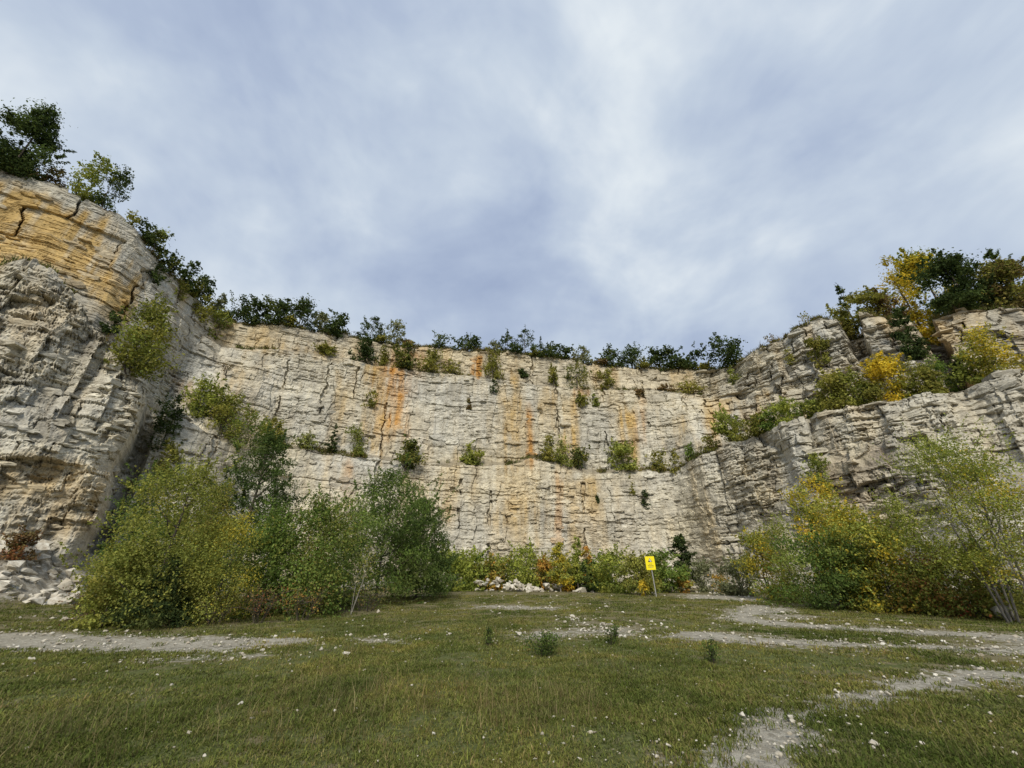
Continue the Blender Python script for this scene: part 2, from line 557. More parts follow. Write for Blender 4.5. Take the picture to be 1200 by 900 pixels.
def displace(a, z, tierf):
    """metres the rock stands proud of the smooth wall, and a block number for its colour"""
    s = a * 55.0
    zz = z + 0.55 * fbm(s / 26, z / 30, 2, 31) + 0.30 * fbm(s / 4.5, z / 5, 3, 32) + 0.07 * fbm(s / 0.9, z / 0.9, 2, 34)
    ss = s + 0.45 * fbm(s / 3.0, z / 1.5, 3, 33)
    left, right, mid = region_masks(a, z, tierf)
    up = np.clip(tierf, 0, 1)
    slab = left * up * sstep(-47 * DEG, -51 * DEG, a)     # the big smooth joint faces up on the left
    bluff = right * up
    crumb = np.clip(0.62 + 1.5 * fbm(s / 6.0, z / 3.5, 3, 35), 0.06, 1.5) * (0.45 + 0.95 * vnoise(zz / 1.5, s / 40.0, 36)) * (1 - 0.8 * slab) * (1 - 0.58 * mid)   # how broken the face is here
    big = fbm(s / 9.0, z / 26.0, 3, 41)
    med = fbm(s / 3.2, z / 5.0, 3, 42)
    fin = fbm(s / 0.75, z / 0.6, 4, 43, 0.6)
    D = big * (1.1 * left * (1 - up) + 0.55 * mid + 0.9 * right * (1 - up) + 0.5 * slab + 0.8 * bluff)
    D = D + med * (0.35 * left * (1 - up) + 0.20 * mid + 0.25 * right * (1 - up) + 0.12 * slab + 0.25 * bluff)
    # angular joint faces
    fac = 1.0 * left * (1 - up) + 0.34 * mid + 1.0 * right * (1 - up) + 1.0 * bluff + 0.35 * left * up * (1 - slab)
    for (wa, wb, sd0, k0) in ((1.6, 4.6, 301, 1.0), (0.9, 2.4, 311, 0.5)):
        lb, bb, dsb, dzb, fxb, fzb, hb = blockpat(s + 0.55 * fbm(s / 1.7, z / 2.4, 3, sd0 + 8) + 0.35 * fbm(s * 0, z / 3.5, 2, sd0 + 9),
                                                  z + 0.8 * fbm(s / 3.0, z / 4.0, 3, sd0 + 7), LAY_B if k0 == 1.0 else LAY_C, wa, wb, sd0)
        D = D + k0 * fac * ((hb - 0.5) * 0.8 + (hsh(lb, bb, sd0 + 4) - 0.5) * (fxb - 0.5) * 1.9 + (hsh(lb, bb, sd0 + 5) - 0.5) * (fzb - 0.5) * 1.0)
    D = D + fin * 0.20 * (1 - 0.6 * slab)
    # fins and gullies of the weathered lower walls
    rib = 1 - np.abs(fbm(s / 5.0 + 0.4 * fbm(s / 4, z / 6, 2, 47), z / 22.0, 2, 46)) * 2.0
    D = D - np.clip(rib, 0, 1) ** 3 * (0.7 * left * (1 - up) + 0.18 * mid + 0.8 * right * (1 - up) + 0.4 * bluff)
    li, b, ds, dz, fx, fz, h = blockpat(ss, zz, LAY_F, 0.35, 1.7, 51)
    lh = hsh(li, li * 0 + 5, 53)
    missing = (h < 0.09)
    D = D + crumb * ((h - 0.5) * 0.26 + (lh - 0.5) * 0.07 - missing * 0.25)
    D = D + crumb * ((hsh(li, b, 55) - 0.5) * (fx - 0.5) * 0.30 + (fz - 0.5) * (hsh(li, b, 56) - 0.4) * 0.14)
    qm = 1 - 0.50 * mid
    D = D - qm * crumb * 0.16 * (ds < 0.05) * (hsh(li, b, 57) > 0.45)
    D = D - qm * crumb * 0.14 * (dz < 0.045) * (hsh(li, b, 58) > 0.55)
    # thin splintery beds
    lt, bt, dst, dzt, fxt, fzt, ht = blockpat(ss * 1.0 + 3.0, zz, LAY_T, 0.2, 0.8, 151)
    D = D + crumb * (ht - 0.5) * 0.15 * (0.6 + 0.9 * vnoise(s / 2.2, z / 1.6, 153))
    # thick beds and wide joints
    L2, b2, ds2, dz2, fx2, fz2, h2 = blockpat(ss * 1.0 + 0.25 * fin, zz + 0.10 * fin, LAY_C, 2.2, 6.5, 61)
    ns = 1 - slab
    D = D + ns * ((h2 - 0.5) * (0.26 + 0.45 * bluff) + (hsh(L2, b2, 65) - 0.5) * (fx2 - 0.5) * (0.4 + 0.4 * bluff))
    wj = 0.09 + 0.07 * bluff
    D = D - qm * ns * (0.30 + 0.60 * bluff) * np.clip(1.5 - 1.5 * ds2 / wj, 0, 1) * (hsh(L2, b2, 66) > 0.6)
    D = D - qm * ns * (0.20 + 0.45 * bluff) * np.clip(1.5 - 1.5 * dz2 / 0.12, 0, 1) * (hsh(L2, b2, 67) > 0.62)
    L3, b3, ds3, dz3, fx3, fz3, h3 = blockpat(ss + 0.8 * fbm(s / 2.0, z / 1.5, 3, 163), zz + 0.10 * fin + 0.2 * med, LAY_S, 4.5, 10.0, 161)
    D = D + slab * ((h3 - 0.5) * 0.75 + (hsh(L3, b3, 165) - 0.5) * (fx3 - 0.5) * 0.8)
    D = D - slab * 0.9 * np.clip(1.4 - 1.4 * ds3 / (0.13 + 0.1 * hsh(L3, b3, 167)), 0, 1) * (hsh(L3, b3, 166) > 0.25)
    D = D - slab * 0.5 * (dz3 < 0.08) * (hsh(L3, b3, 168) > 0.6)
    D = D - slab * 0.06 * (dz < 0.045) * (hsh(li, b // 2, 169) > 0.4)
    # long upright fractures
    k = np.floor(s / 4.2).astype(np.int64)
    for dk in (-1, 0, 1):
        c = (k + dk + 0.5 + 0.8 * (hsh(k + dk, k * 0, 71) - 0.5)) * 4.2
        dist = np.abs(s - c - 0.6 * fbm(s * 0 + c, z / 1.6, 4, 72, 0.6))
        z0 = 40 * hsh(k + dk, k * 0 + 1, 73)
        on = np.clip(1 - np.abs(z - z0) / 9.0, 0, 1)
        wd = 0.05 + 0.13 * vnoise(z / 1.3 + c, s * 0, 74) ** 2 * 2
        brk = vnoise(z / 2.1 + 3 * c, s * 0, 75) > 0.38
        D = D - 0.55 * (dist < wd) * brk * (on > 0.15) * (1 - 0.5 * slab) * (0.35 + 0.65 * mid)
    return D, hsh(li, b, 81), hsh(L2, b2, 82)


# colour of the stone itself
C_CREAM = np.array([0.500, 0.450, 0.335])
C_GREY = np.array([0.330, 0.312, 0.265])
C_COOL = np.array([0.445, 0.436, 0.392])
C_OCHRE = np.array([0.430, 0.305, 0.130])
C_RUST = np.array([0.430, 0.235, 0.075])
C_DARK = np.array([0.150, 0.140, 0.125])
C_SOIL = np.array([0.155, 0.130, 0.090])
STAINS = []       # (az, z0, z1, half width m, colour, strength)


def stain(u, v0, v1, hw, col, st, r=58.0):
    a = az_of(u, 0.5 * (v0 + v1))
    STAINS.append((az_of(u, v1), az_of(u, v0), EYE + slope_of(u, v1) * r, EYE + slope_of(u, v0) * r, hw * r / F * 0.9, col, st))


for row in [(458, 425, 512, 24, C_RUST, .75), (440, 430, 540, 14, C_OCHRE, .7), (470, 400, 440, 30, C_RUST, .5), (559, 414, 440, 7, C_RUST, 1.2),
            (590, 450, 545, 9, C_OCHRE, .7), (604, 440, 545, 8, C_OCHRE, .6), (622, 480, 545, 7, C_RUST, .7), (640, 450, 500, 14, C_OCHRE, .55),
            (668, 460, 545, 12, C_OCHRE, .7), (620, 585, 640, 30, C_OCHRE, .45), (690, 560, 640, 24, C_OCHRE, .45), (735, 460, 530, 12, C_OCHRE, .8),
            (750, 450, 510, 8, C_RUST, .45), (795, 470, 520, 10, C_OCHRE, .7), (830, 440, 520, 10, C_OCHRE, .6), (405, 545, 600, 6, C_RUST, .45),
            (400, 430, 520, 8, C_OCHRE, .4), (280, 430, 520, 18, C_OCHRE, .4), (520, 550, 620, 8, C_OCHRE, .5), (475, 560, 610, 6, C_OCHRE, .5),
            (580, 600, 680, 10, C_OCHRE, .4), (655, 560, 660, 5, C_RUST, .4), (480, 570, 660, 25, C_CREAM, .5), (350, 560, 620, 40, C_CREAM, .4),
            (330, 440, 510, 45, C_COOL, .5), (520, 440, 530, 40, C_COOL, .7), (570, 460, 530, 20, C_COOL, .5), (700, 470, 540, 20, C_COOL, .4),
            (560, 620, 690, 50, C_COOL, .35), (720, 600, 690, 40, C_COOL, .4), (310, 385, 410, 60, C_OCHRE, .35), (380, 395, 420, 50, C_OCHRE, .35),
            (490, 408, 432, 30, C_RUST, .35), (700, 430, 455, 60, C_CREAM, .4), (680, 440, 455, 12, C_RUST, .6), (845, 440, 470, 14, C_OCHRE, .6)]:
    stain(*row)
for row in [(20, 225, 315, 75, C_OCHRE, 1.7), (75, 225, 335, 52, C_OCHRE, 1.6), (115, 280, 350, 16, C_OCHRE, .5), (130, 330, 380, 16, C_OCHRE, .5),
            (40, 560, 600, 30, C_OCHRE, .4), (70, 560, 640, 22, C_OCHRE, .45), (215, 380, 420, 12, C_GREY, .6), (225, 420, 460, 10, C_RUST, .5),
            (60, 310, 380, 30, C_GREY, .8), (110, 370, 440, 20, C_GREY, .6), (20, 480, 540, 20, C_DARK, .4), (95, 420, 470, 8, C_DARK, .4),
            (880, 410, 470, 10, C_OCHRE, .7), (900, 420, 480, 12, C_OCHRE, .4), (940, 430, 480, 14, C_OCHRE, .45), (1035, 400, 440, 16, C_OCHRE, .5),
            (1110, 395, 430, 14, C_OCHRE, .7), (1150, 380, 420, 18, C_OCHRE, .5), (1040, 380, 420, 22, C_GREY, .7), (1020, 370, 395, 20, C_GREY, .4),
            (980, 400, 450, 18, C_GREY, .5), (1060, 520, 600, 22, C_GREY, .9), (1000, 540, 600, 36, np.array([.30, .25, .19]), .7),
            (935, 510, 620, 16, C_COOL, .8), (1120, 480, 560, 40, C_CREAM, .5), (1180, 460, 520, 30, C_GREY, .5), (870, 560, 640, 14, C_COOL, .4),
            (905, 540, 620, 10, C_DARK, .3), (1010, 520, 560, 12, C_CREAM, .6)]:
    stain(*row, r=50.0)


def rock_colour(a, z, tierf, t1, t2):
    s = a * 55.0
    left, right, mid = region_masks(a, z, tierf)
    n1 = fbm(s / 8.0, z / 7.0, 4, 91)
    n2 = fbm(s / 1.3, z / 11.0, 4, 92)
    n3 = fbm(s / 2.6, z / 2.2, 4, 93)
    n4 = fbm(s / 14.0, z / 18.0, 3, 94)

    def lerp(c, d, f):
        return c + (d - c) * np.clip(f, 0, 1)[..., None]
    c = np.broadcast_to(C_CREAM, s.shape + (3,)).copy()
    c = lerp(c, C_COOL, 0.5 + 0.9 * n1)
    c = lerp(c, C_GREY, 0.15 + 0.8 * n3 + 0.25 * right)
    c = lerp(c, C_OCHRE, (n2 * 0.9 + n4 * 0.5 + 0.05) * (0.55 + 0.25 * (tierf >= 1.5)))
    c = lerp(c, C_OCHRE, 0.16 * (tierf >= 1.5) * mid)
    c = lerp(c, C_DARK, (fbm(s / 1.1, z / 9.0, 4, 95) - 0.30) * 0.8)
    c = lerp(c, C_DARK, (fbm(s / 5.0, z / 4.0, 4, 96) - 0.32) * 0.9 * (1 - 0.4 * mid))
    n97 = 0.6 * fbm(s / 0.8, z / 4.0, 4, 97) + 0.35 * fbm(s / 2.4, z / 6.0, 3, 99)
    n98 = 0.35 * fbm(s / 0.9, z / 3.0, 3, 98)
    n100 = np.clip(0.85 + 1.1 * fbm(s / 0.45, z / 8.0, 3, 100), 0.25, 1.2) * np.clip(0.85 + 0.6 * n3 + 0.5 * n2, 0.2, 1.3)
    for (a0, a1, z0, z1, hw, col, st) in STAINS:
        zm = 0.5 * (z0 + z1)
        hz = 0.5 * abs(z1 - z0)
        ac = a0 + (a1 - a0) * np.clip((z - z0) / (z1 - z0 + 1e-6), 0, 1)
        near_ = (np.abs(s - ac * 55.0) < 2.6 * hw + 1) & (np.abs(z - zm) < 2.0 * hz + 1)
        ds = np.abs(s - ac * 55.0)[near_] / hw + n97[near_]
        dz = np.abs(z - zm)[near_] / hz + n98[near_]
        f = np.zeros_like(s)
        f[near_] = n100[near_] * (1 - sstep(0.4, 1.3, ds)) * (1 - sstep(0.75, 1.3, dz))
        c[near_] = lerp(c[near_], col, f[near_] * st)
    c = c * (0.88 + 0.24 * t1 + 0.12 * (t2 - 0.5))[..., None]
    return np.clip(c, 0.02, 0.75)


# ---- mesh of the wall
AZ = np.concatenate([np.arange(-84, -66, 0.6), np.arange(-66, 62, 0.094), np.arange(62, 82, 0.6)]) * DEG
NC = len(AZ)
SEG = [('lower', 196), ('bench', 14), ('upper', 146), ('shelf', 6), ('top', 78), ('plateau', 16)]


def profile(a, wob):
    """corner points (r, z) of the section at direction a; wob wavers the direction so upright edges are not ruled"""
    aw = a + wob
    r1, z1 = np.interp(aw, LIP[0], LIP[1]), np.interp(aw, LIP[0], LIP[2])
    r3, z3 = np.interp(aw, LEDGE[0], LEDGE[1]), np.interp(aw, LEDGE[0], LEDGE[2])
    r5, z5 = np.interp(aw, RIM[0], RIM[1]), np.interp(aw, RIM[0], RIM[2])
    rf = r1 - ip(BATTER, a)
    r2 = np.minimum(r1 + ip(BACK, a), r3 - 0.4)
    lf = sstep(-41 * DEG, -44 * DEG, a)
    r2 = r2 + (r3 - 2.6 - r2) * lf
    r2 = np.maximum(r2, r1 + 0.3)
    mid = sstep(-41 * DEG, -38 * DEG, a) * sstep(28 * DEG, 25 * DEG, a)
    z2 = z1 + 0.25 + 0.06 * (r2 - r1) + mid * (0.75 + 0.7 * fbm(a * 55.0 / 7.0, a * 0, 3, 105))
    z3 = np.maximum(z3, z2 + 0.8)
    z5 = np.maximum(z5, z3 + 0.6)
    mid = sstep(-43 * DEG, -40 * DEG, a) * sstep(28 * DEG, 25 * DEG, a)
    r4 = np.minimum(r3 + 0.25 + 0.75 * mid, r5 - 0.15)
    r4 = np.maximum(r4, r3 + 0.05)
    r5 = np.maximum(r5, r4 + 0.1)
    return (rf - 0.6, z1 * 0 - 2.5), (r1, z1), (r2, z2), (r3, z3), (r4, z3 + 0.25 + 0.55 * mid), (r5, z5)


def lip_noise(a, seed, amp):
    s = a * 55.0
    k = np.floor(s / 1.4)
    return amp * ((hsh(k, k * 0, seed) - 0.5) * 0.9 + fbm(s / 2.5, s * 0, 3, seed + 1) * 0.8)


rows_r, rows_z, rows_t, rows_n, tags = [], [], [], [], []
for si, (nm, cnt) in enumerate(SEG):
    last = (si == len(SEG) - 1)
    for k in range(cnt + (1 if last else 0)):
        f = k / cnt
        # a first guess of height for the waver
        zguess = {0: 16 * f, 1: 16, 2: 16 + 13 * f, 3: 29, 4: 29 + 7 * f, 5: 36}[si]
        wob = 0.45 * DEG * fbm(AZ * 55.0 / 2.2, AZ * 0 + zguess / 2.6, 3, 101)
        P = profile(AZ, wob)
        if si < 5:
            (ra, za), (rb, zb) = P[si], P[si + 1]
            if si == 0:
                za = za
                zb = zb + lip_noise(AZ, 111, 0.45)
            if si == 1:
                za = za + lip_noise(AZ, 111, 0.45) * (1 - f)
            if si == 4:
                zb = zb + lip_noise(AZ, 121, 0.5)
            if si == 0:
                g = f ** 1.25 if True else f
                rr = ra + (rb - ra) * (0.35 * f + 0.65 * f ** 2.2)
            else:
                rr = ra + (rb - ra) * f
            z_ = za + (zb - za) * f
        else:
            ra, za = P[5]
            za = za + lip_noise(AZ, 121, 0.5)
            dist = 90.0 * f ** 2.2
            rr = ra + dist
            z_ = za + 0.55 * np.minimum(dist, 2.5) / 2.5 + 0.035 * dist + 0.5 * fbm(AZ * 55 / 6, AZ * 0 + dist / 6, 3, 131) * min(1, dist / 3)
        rows_r.append(rr)
        rows_z.append(z_)
        tier = {0: 0.0, 1: 0.0, 2: 1.0, 3: 1.0, 4: 2.0, 5: 2.0}[si]
        rows_t.append(np.full(NC, tier))
        amp = {0: 1.0, 1: 1.0 - sstep(0.0, 0.5, f) * (1 - sstep(0.5, 1.0, f)) * 0.55 if True else 1, 2: 1.0, 3: 1.0, 4: 1.0, 5: float(1 - sstep(0.0, 0.35, f))}[si]
        rows_n.append(np.full(NC, amp))
        tags.append(si)
GR = np.array(rows_r)
GZ = np.array(rows_z)
GT = np.array(rows_t)
GN = np.array(rows_n)
tags = np.array(tags)
GA = np.broadcast_to(AZ[None, :], GR.shape)
# tier passes smoothly over the benches so the block pattern has no seam
D, T1, T2 = displace(GA, GZ, GT)
fade = sstep(-2.0, 0.5, GZ)
GR0 = GR.copy()
GR = GR - D * GN
CC = rock_colour(GA, GZ, GT, T1, T2)
# benches carry soil and dust
for si in (1, 3, 5):
    m = tags == si
    f = np.linspace(0, 1, m.sum())[:, None]
    w = np.clip(np.minimum(f * 6, 1), 0, 1) if si != 5 else np.clip(f * 9, 0, 1)
    w = w * (0.65 if si != 5 else 0.9)
    CC[m] = CC[m] * (1 - w[..., None]) + C_SOIL * w[..., None]
VX = np.stack([np.sin(GA) * GR, np.cos(GA) * GR, GZ], -1)
VX[..., 2] += 0.06 * fbm(GA * 55 / 0.5, GZ / 0.5, 2, 141) * GN


def grid_faces(nr, nc):
    i = np.arange(nr - 1)[:, None] * nc
    j = np.arange(nc - 1)[None, :]
    return np.stack([i + j, i + j + 1, i + nc + j + 1, i + nc + j], -1).reshape(-1, 4)


def wall_part(name, segs, a0, a1, label):
    rr = np.where(np.isin(tags, segs))[0]
    r0, r1 = rr[0], min(rr[-1] + 1, len(tags) - 1)
    cc = np.where((AZ >= a0 * DEG) & (AZ <= a1 * DEG))[0]
    c0, c1 = cc[0], min(cc[-1] + 1, NC - 1)
    sub = VX[r0:r1 + 1, c0:c1 + 1]
    col = CC[r0:r1 + 1, c0:c1 + 1]
    o = mesh_np(name, sub.reshape(-1, 3), grid_faces(sub.shape[0], sub.shape[1]), M_ROCK, col.reshape(-1, 3))
    setp(o, label, None, None, 'structure')
    return o, (r0, r1, c0, c1)


WALLS = [
    wall_part('cliff', [0, 1], -84, -43.3, 'bulging pale grey rock buttress with ragged thin bedding, nearest on the left'),
    wall_part('cliff', [0, 1], -43.3, 26, 'lower straight rock wall behind the row of bushes and the yellow sign'),
    wall_part('cliff', [0, 1], 26, 82, 'lower ribbed grey rock wall curving forward behind the autumn trees'),
    wall_part('cliff', [2, 3, 4], -84, -41, 'upper ochre rock face of big smooth joint slabs under the big dark tree'),
    wall_part('cliff', [2, 3, 4], -41, 28, 'upper straight rock wall with orange water stains below the row of rim trees'),
    wall_part('cliff', [2, 3, 4], 28, 82, 'upper blocky rock bluffs split by dark clefts above the shrubby terrace'),
]
clifftop, _ = wall_part('clifftop', [5], -84, 82, 'plateau of thin soil and grass on top of the quarry wall')


def surf(u, v, inset=0.0):
    """where the line of sight through a picture point first meets the wall"""
    a = az_of(u, v)
    c = int(np.argmin(np.abs(AZ - a)))
    t = (GZ[:, c] - EYE) / GR[:, c]
    k0 = slope_of(u, v)
    hit = np.where((t[1:] >= k0) & (tags[1:] < 5))[0]
    i = hit[0] + 1 if len(hit) else np.where(tags == 5)[0][0]
    r = GR[i, c] + inset
    return np.array([math.sin(a) * r, math.cos(a) * r, EYE + k0 * r if len(hit) else GZ[i, c]])


def on_row(u, v, seg, f, dz=0.0):
    """a point of the bench / plateau in the direction of a picture point"""
    a = az_of(u, v)
    c = int(np.argmin(np.abs(AZ - a)))
    rr = np.where(tags == seg)[0]
    i = rr[min(len(rr) - 1, int(f * len(rr)))]
    return np.array([*(VX[i, c] + [0, 0, dz])])


# single blocks that stand out of the wall, pieces of their cliff
def rock_blocks(wall, box, n, seed, smin=0.7, smax=1.9):
    g = np.random.default_rng(seed)
    r0, r1, c0, c1 = box
    base_f = np.array([[0, 3, 2, 1], [4, 5, 6, 7], [0, 1, 5, 4], [1, 2, 6, 5], [2, 3, 7, 6], [3, 0, 4, 7]])
    for k in range(n):
        for tr in range(20):
            i = int(g.integers(r0, r1))
            c = int(g.integers(c0 + 2, c1 - 2))
            if GZ[i, c] > 2.0 and tags[i] in (0, 2, 4) and -64 * DEG < AZ[c] < 60 * DEG:
                break
        p = VX[i, c]
        ta = VX[min(i, r1), min(c + 4, c1)] - VX[i, max(c - 4, c0)]
        ta[2] = 0
        ta /= np.linalg.norm(ta) + 1e-9
        inw = np.array([math.sin(AZ[c]), math.cos(AZ[c]), 0])
        nrm = np.array([-ta[1], ta[0], 0])
        if nrm @ inw < 0:
            nrm = -nrm
        w = smin + (smax - smin) * g.random() ** 1.5
        h = w * (0.16 + 0.26 * g.random())
        d = 0.9 + 0.6 * g.random()
        out = 0.10 + 0.16 * g.random()
        nx, nz = 5, 4
        vs, fs = [], []
        cut = g.random(4) * 0.5
        for iz in range(nz):
            for ix in range(nx):
                fx_, fz_ = ix / (nx - 1) * 2 - 1, iz / (nz - 1) * 2 - 1
                edge = max(abs(fx_), abs(fz_)) > 0.99
                jx, jz = g.normal() * 0.10 * w / 2, g.normal() * 0.13 * h / 2
                corner = (abs(fx_) > .99) and (abs(fz_) > .99)
                sc_ = 1 - (cut[(fx_ > 0) * 2 + (fz_ > 0)] if corner else 0)
                o_ = -out * (0.55 + 0.75 * g.random()) * (0.75 if edge else 1.0)
                vs.append(ta * (fx_ * w / 2 * sc_ + jx) + nrm * o_ + np.array([0, 0, fz_ * h / 2 * sc_ + jz]))
        for iz in range(nz - 1):
            for ix in range(nx - 1):
                q = iz * nx + ix
                fs.append((q, q + 1, q + nx + 1, q + nx))
        rim_ = list(range(nx)) + [nx * (k + 1) - 1 for k in range(1, nz)] + [nx * nz - 2 - k for k in range(nx - 1)] + [nx * (nz - 2 - k) for k in range(nz - 2)]
        nb = len(vs)
        for q in rim_:
            vs.append(vs[q] * 0.96 + nrm * d)
        for k2 in range(len(rim_)):
            k3 = (k2 + 1) % len(rim_)
            fs.append((rim_[k2], nb + k2, nb + k3, rim_[k3]))
        base_f = np.array(fs)
        vs = np.array(vs)
        colr = CC[i, c] * (0.9 + 0.25 * g.random())
        o = mesh_np('rock_block', vs, base_f, M_ROCK, np.tile(colr, (len(vs), 1)), wall, loc=p)


for (wl, bx), nblk, sd_ in zip(WALLS, (150, 190, 170, 90, 170, 130), range(201, 207)):
    rock_blocks(wl, bx, nblk, sd_)

# ------------------------------------------------------------------ ground
GPOLY = [   # gravel patches as drawn on the ground (picture points), softness in metres
    [(-60, 742), (100, 742), (230, 745), (372, 748), (362, 756), (250, 763), (130, 763), (-60, 758)],
    [(160, 773), (215, 768), (312, 765), (312, 769), (220, 774), (170, 777)],
    [(415, 747), (478, 748), (478, 753), (420, 753)],
    [(548, 708), (600, 709), (662, 712), (655, 716), (600, 714), (550, 711)],
    [(756, 752), (800, 742), (840, 744), (900, 750), (1000, 756), (1100, 758), (1260, 762), (1260, 772), (1100, 766), (1000, 764), (900, 760), (800, 754)],
    [(850, 716), (880, 708), (938, 712), (930, 718), (890, 724), (930, 730), (1000, 735), (1100, 740), (1260, 748), (1260, 757), (1110, 747), (1000, 741), (900, 736), (840, 728)],
    [(1105, 743), (1260, 748), (1260, 768), (1120, 762), (1180, 756)],
    [(905, 840), (965, 824), (1010, 811), (1060, 801), (1120, 793), (1260, 779), (1260, 791), (1120, 804), (1070, 813), (1010, 825), (970, 834), (925, 848)],
    [(785, 960), (828, 900), (846, 872), (862, 844), (900, 829), (940, 834), (944, 856), (932, 880), (922, 900), (912, 960)],
    [(768, 880), (776, 878), (786, 890), (784, 900), (772, 900)],
    [(600, 742), (650, 740), (720, 736), (765, 740), (750, 750), (690, 748), (630, 752), (605, 748)],
    [(660, 722), (690, 730), (720, 735), (700, 738), (668, 730)],
    [(880, 718), (960, 722), (950, 728), (890, 726)],
    [(800, 696), (900, 700), (900, 706), (800, 701)],
]


def to_ground(u, v):
    d = ray(u, v)
    s = EYE / max(-d[2], 0.02)
    return (d[0] * s, d[1] * s)


GP = [np.array([to_ground(u, v) for u, v in p]) for p in GPOLY]


COVER = [0.80, 0.62, 0.62, 0.66, 0.70, 0.66, 0.58, 1.2, 1.2, 0.6, 0.56, 0.58, 0.55, 0.66]


def poly_sd(x, y, poly):
    """signed distance, positive inside"""
    d = np.full(x.shape, 1e9)
    inside = np.zeros(x.shape, bool)
    n = len(poly)
    for i in range(n):
        x0, y0 = poly[i]
        x1, y1 = poly[(i + 1) % n]
        ex, ey = x1 - x0, y1 - y0
        t = np.clip(((x - x0) * ex + (y - y0) * ey) / (ex * ex + ey * ey + 1e-12), 0, 1)
        d = np.minimum(d, np.hypot(x - x0 - t * ex, y - y0 - t * ey))
        cond = ((y0 > y) != (y1 > y)) & (x < (x1 - x0) * (y - y0) / (y1 - y0 + 1e-12) + x0)
        inside ^= cond
    return np.where(inside, d, -d)


def gravel_sd(x, y):
    best = np.full(np.shape(x), -1e9)
    for p in GP:
        lo, hi = p.min(0) - 2.5, p.max(0) + 2.5
        m = (x > lo[0]) & (x < hi[0]) & (y > lo[1]) & (y < hi[1])
        if m.any():
            best[m] = np.maximum(best[m], poly_sd(x[m], y[m], p))
    return best


def scree_mask(x, y):
    r = np.hypot(x, y)
    a = np.clip(np.arctan2(x, y), -80 * DEG, 80 * DEG)
    t = (r - (foot_smooth(a) - ip(TREACH, a))) / ip(TREACH, a)
    return sstep(0.05, 0.55, t)


ga = np.concatenate([np.arange(-78, 78, 0.26), np.arange(78, 282, 3.0)]) * DEG
gr = np.concatenate([np.geomspace(0.4, 3.5, 14, endpoint=False), np.geomspace(3.5, 62, 250, endpoint=False), np.geomspace(62, 900, 14)])
A2, R2 = np.meshgrid(ga, gr)
X2, Y2 = np.sin(A2) * R2, np.cos(A2) * R2
Z2 = ground_z(X2, Y2)
Z2 = np.where(R2 > 75, np.minimum(Z2, 0), Z2)
sdg = gravel_sd(X2, Y2)
soft = 0.10 + 0.012 * R2
gmask = np.zeros_like(X2)
for p_, cv in zip(GP, COVER):
    lo, hi = p_.min(0) - 3, p_.max(0) + 3
    m = (X2 > lo[0]) & (X2 < hi[0]) & (Y2 > lo[1]) & (Y2 < hi[1])
    if m.any():
        gmask[m] = np.maximum(gmask[m], cv * np.clip(0.62 + poly_sd(X2[m], Y2[m], p_) / (4.5 * soft[m]), 0, 1))
smask = scree_mask(X2, Y2) * (np.abs(A2) < 80 * DEG)
drym = 0.30 * fbm(X2 / 6, Y2 / 6, 3, 151) + 0.35 * np.exp(-np.clip(-sdg, 0, 9) / 0.6) + 0.45 * sstep(10, 26, R2) - 0.1
Z2 = Z2 - 0.03 * gmask
gv = np.stack([X2, Y2, Z2], -1).reshape(-1, 3)
nr, nc = A2.shape
i = np.arange(nr - 1)[:, None] * nc
j = np.arange(nc)[None, :]
gf = np.stack([i + j, i + (j + 1) % nc, i + nc + (j + 1) % nc, i + nc + j], -1).reshape(-1, 4)
gv = np.vstack([gv, [[0, 0, float(ground_z(0, 0))]]])
gcol = np.stack([gmask, smask, np.clip(drym, 0, 1)], -1).reshape(-1, 3)
gcol = np.vstack([gcol, [[0, 0, 0]]])
ground = mesh_np('ground', gv, gf, M_GROUND, gcol, smooth=True)
setp(ground, 'grassy quarry floor with stony scree against the walls', None, None, 'structure')

# tracks and footpath: sheets a finger above the ground, inside the soft edge of the gravel
def path_sheet(label, idx):
    poly = GP[idx]
    fidx = []
    m = (poly_sd(X2, Y2, poly) > 0.10 + 0.8 * soft + 2.2 * soft * fbm(X2 / 0.8, Y2 / 0.8, 4, 161)) & (R2 < 70)
    mm = m[:-1] & m[1:]
    ok = mm & np.roll(mm, -1, axis=1)
    ii, jj = np.where(ok)
    if len(ii) == 0:
        return
    q = np.stack([ii * nc + jj, ii * nc + (jj + 1) % nc, (ii + 1) * nc + (jj + 1) % nc, (ii + 1) * nc + jj], -1)
    used, inv = np.unique(q.ravel(), return_inverse=True)
    vv = gv[used] + [0, 0, 0.007]
    o = mesh_np('gravel_path', vv, inv.reshape(-1, 4), M_GRAVEL, smooth=True)
    setp(o, label, None, None, 'structure')


path_sheet('pale gravel track crossing in front of the left bushes', 0)
path_sheet('lower pale gravel wheel track on the right side of the meadow', 4)
path_sheet('upper pale gravel wheel track in front of the autumn trees', 5)
path_sheet('narrow pale footpath curving across the nearest grass', 7)
path_sheet('worn gravel patch of the footpath at the bottom edge', 8)

# ------------------------------------------------------------------ plants
LEAFS = {}


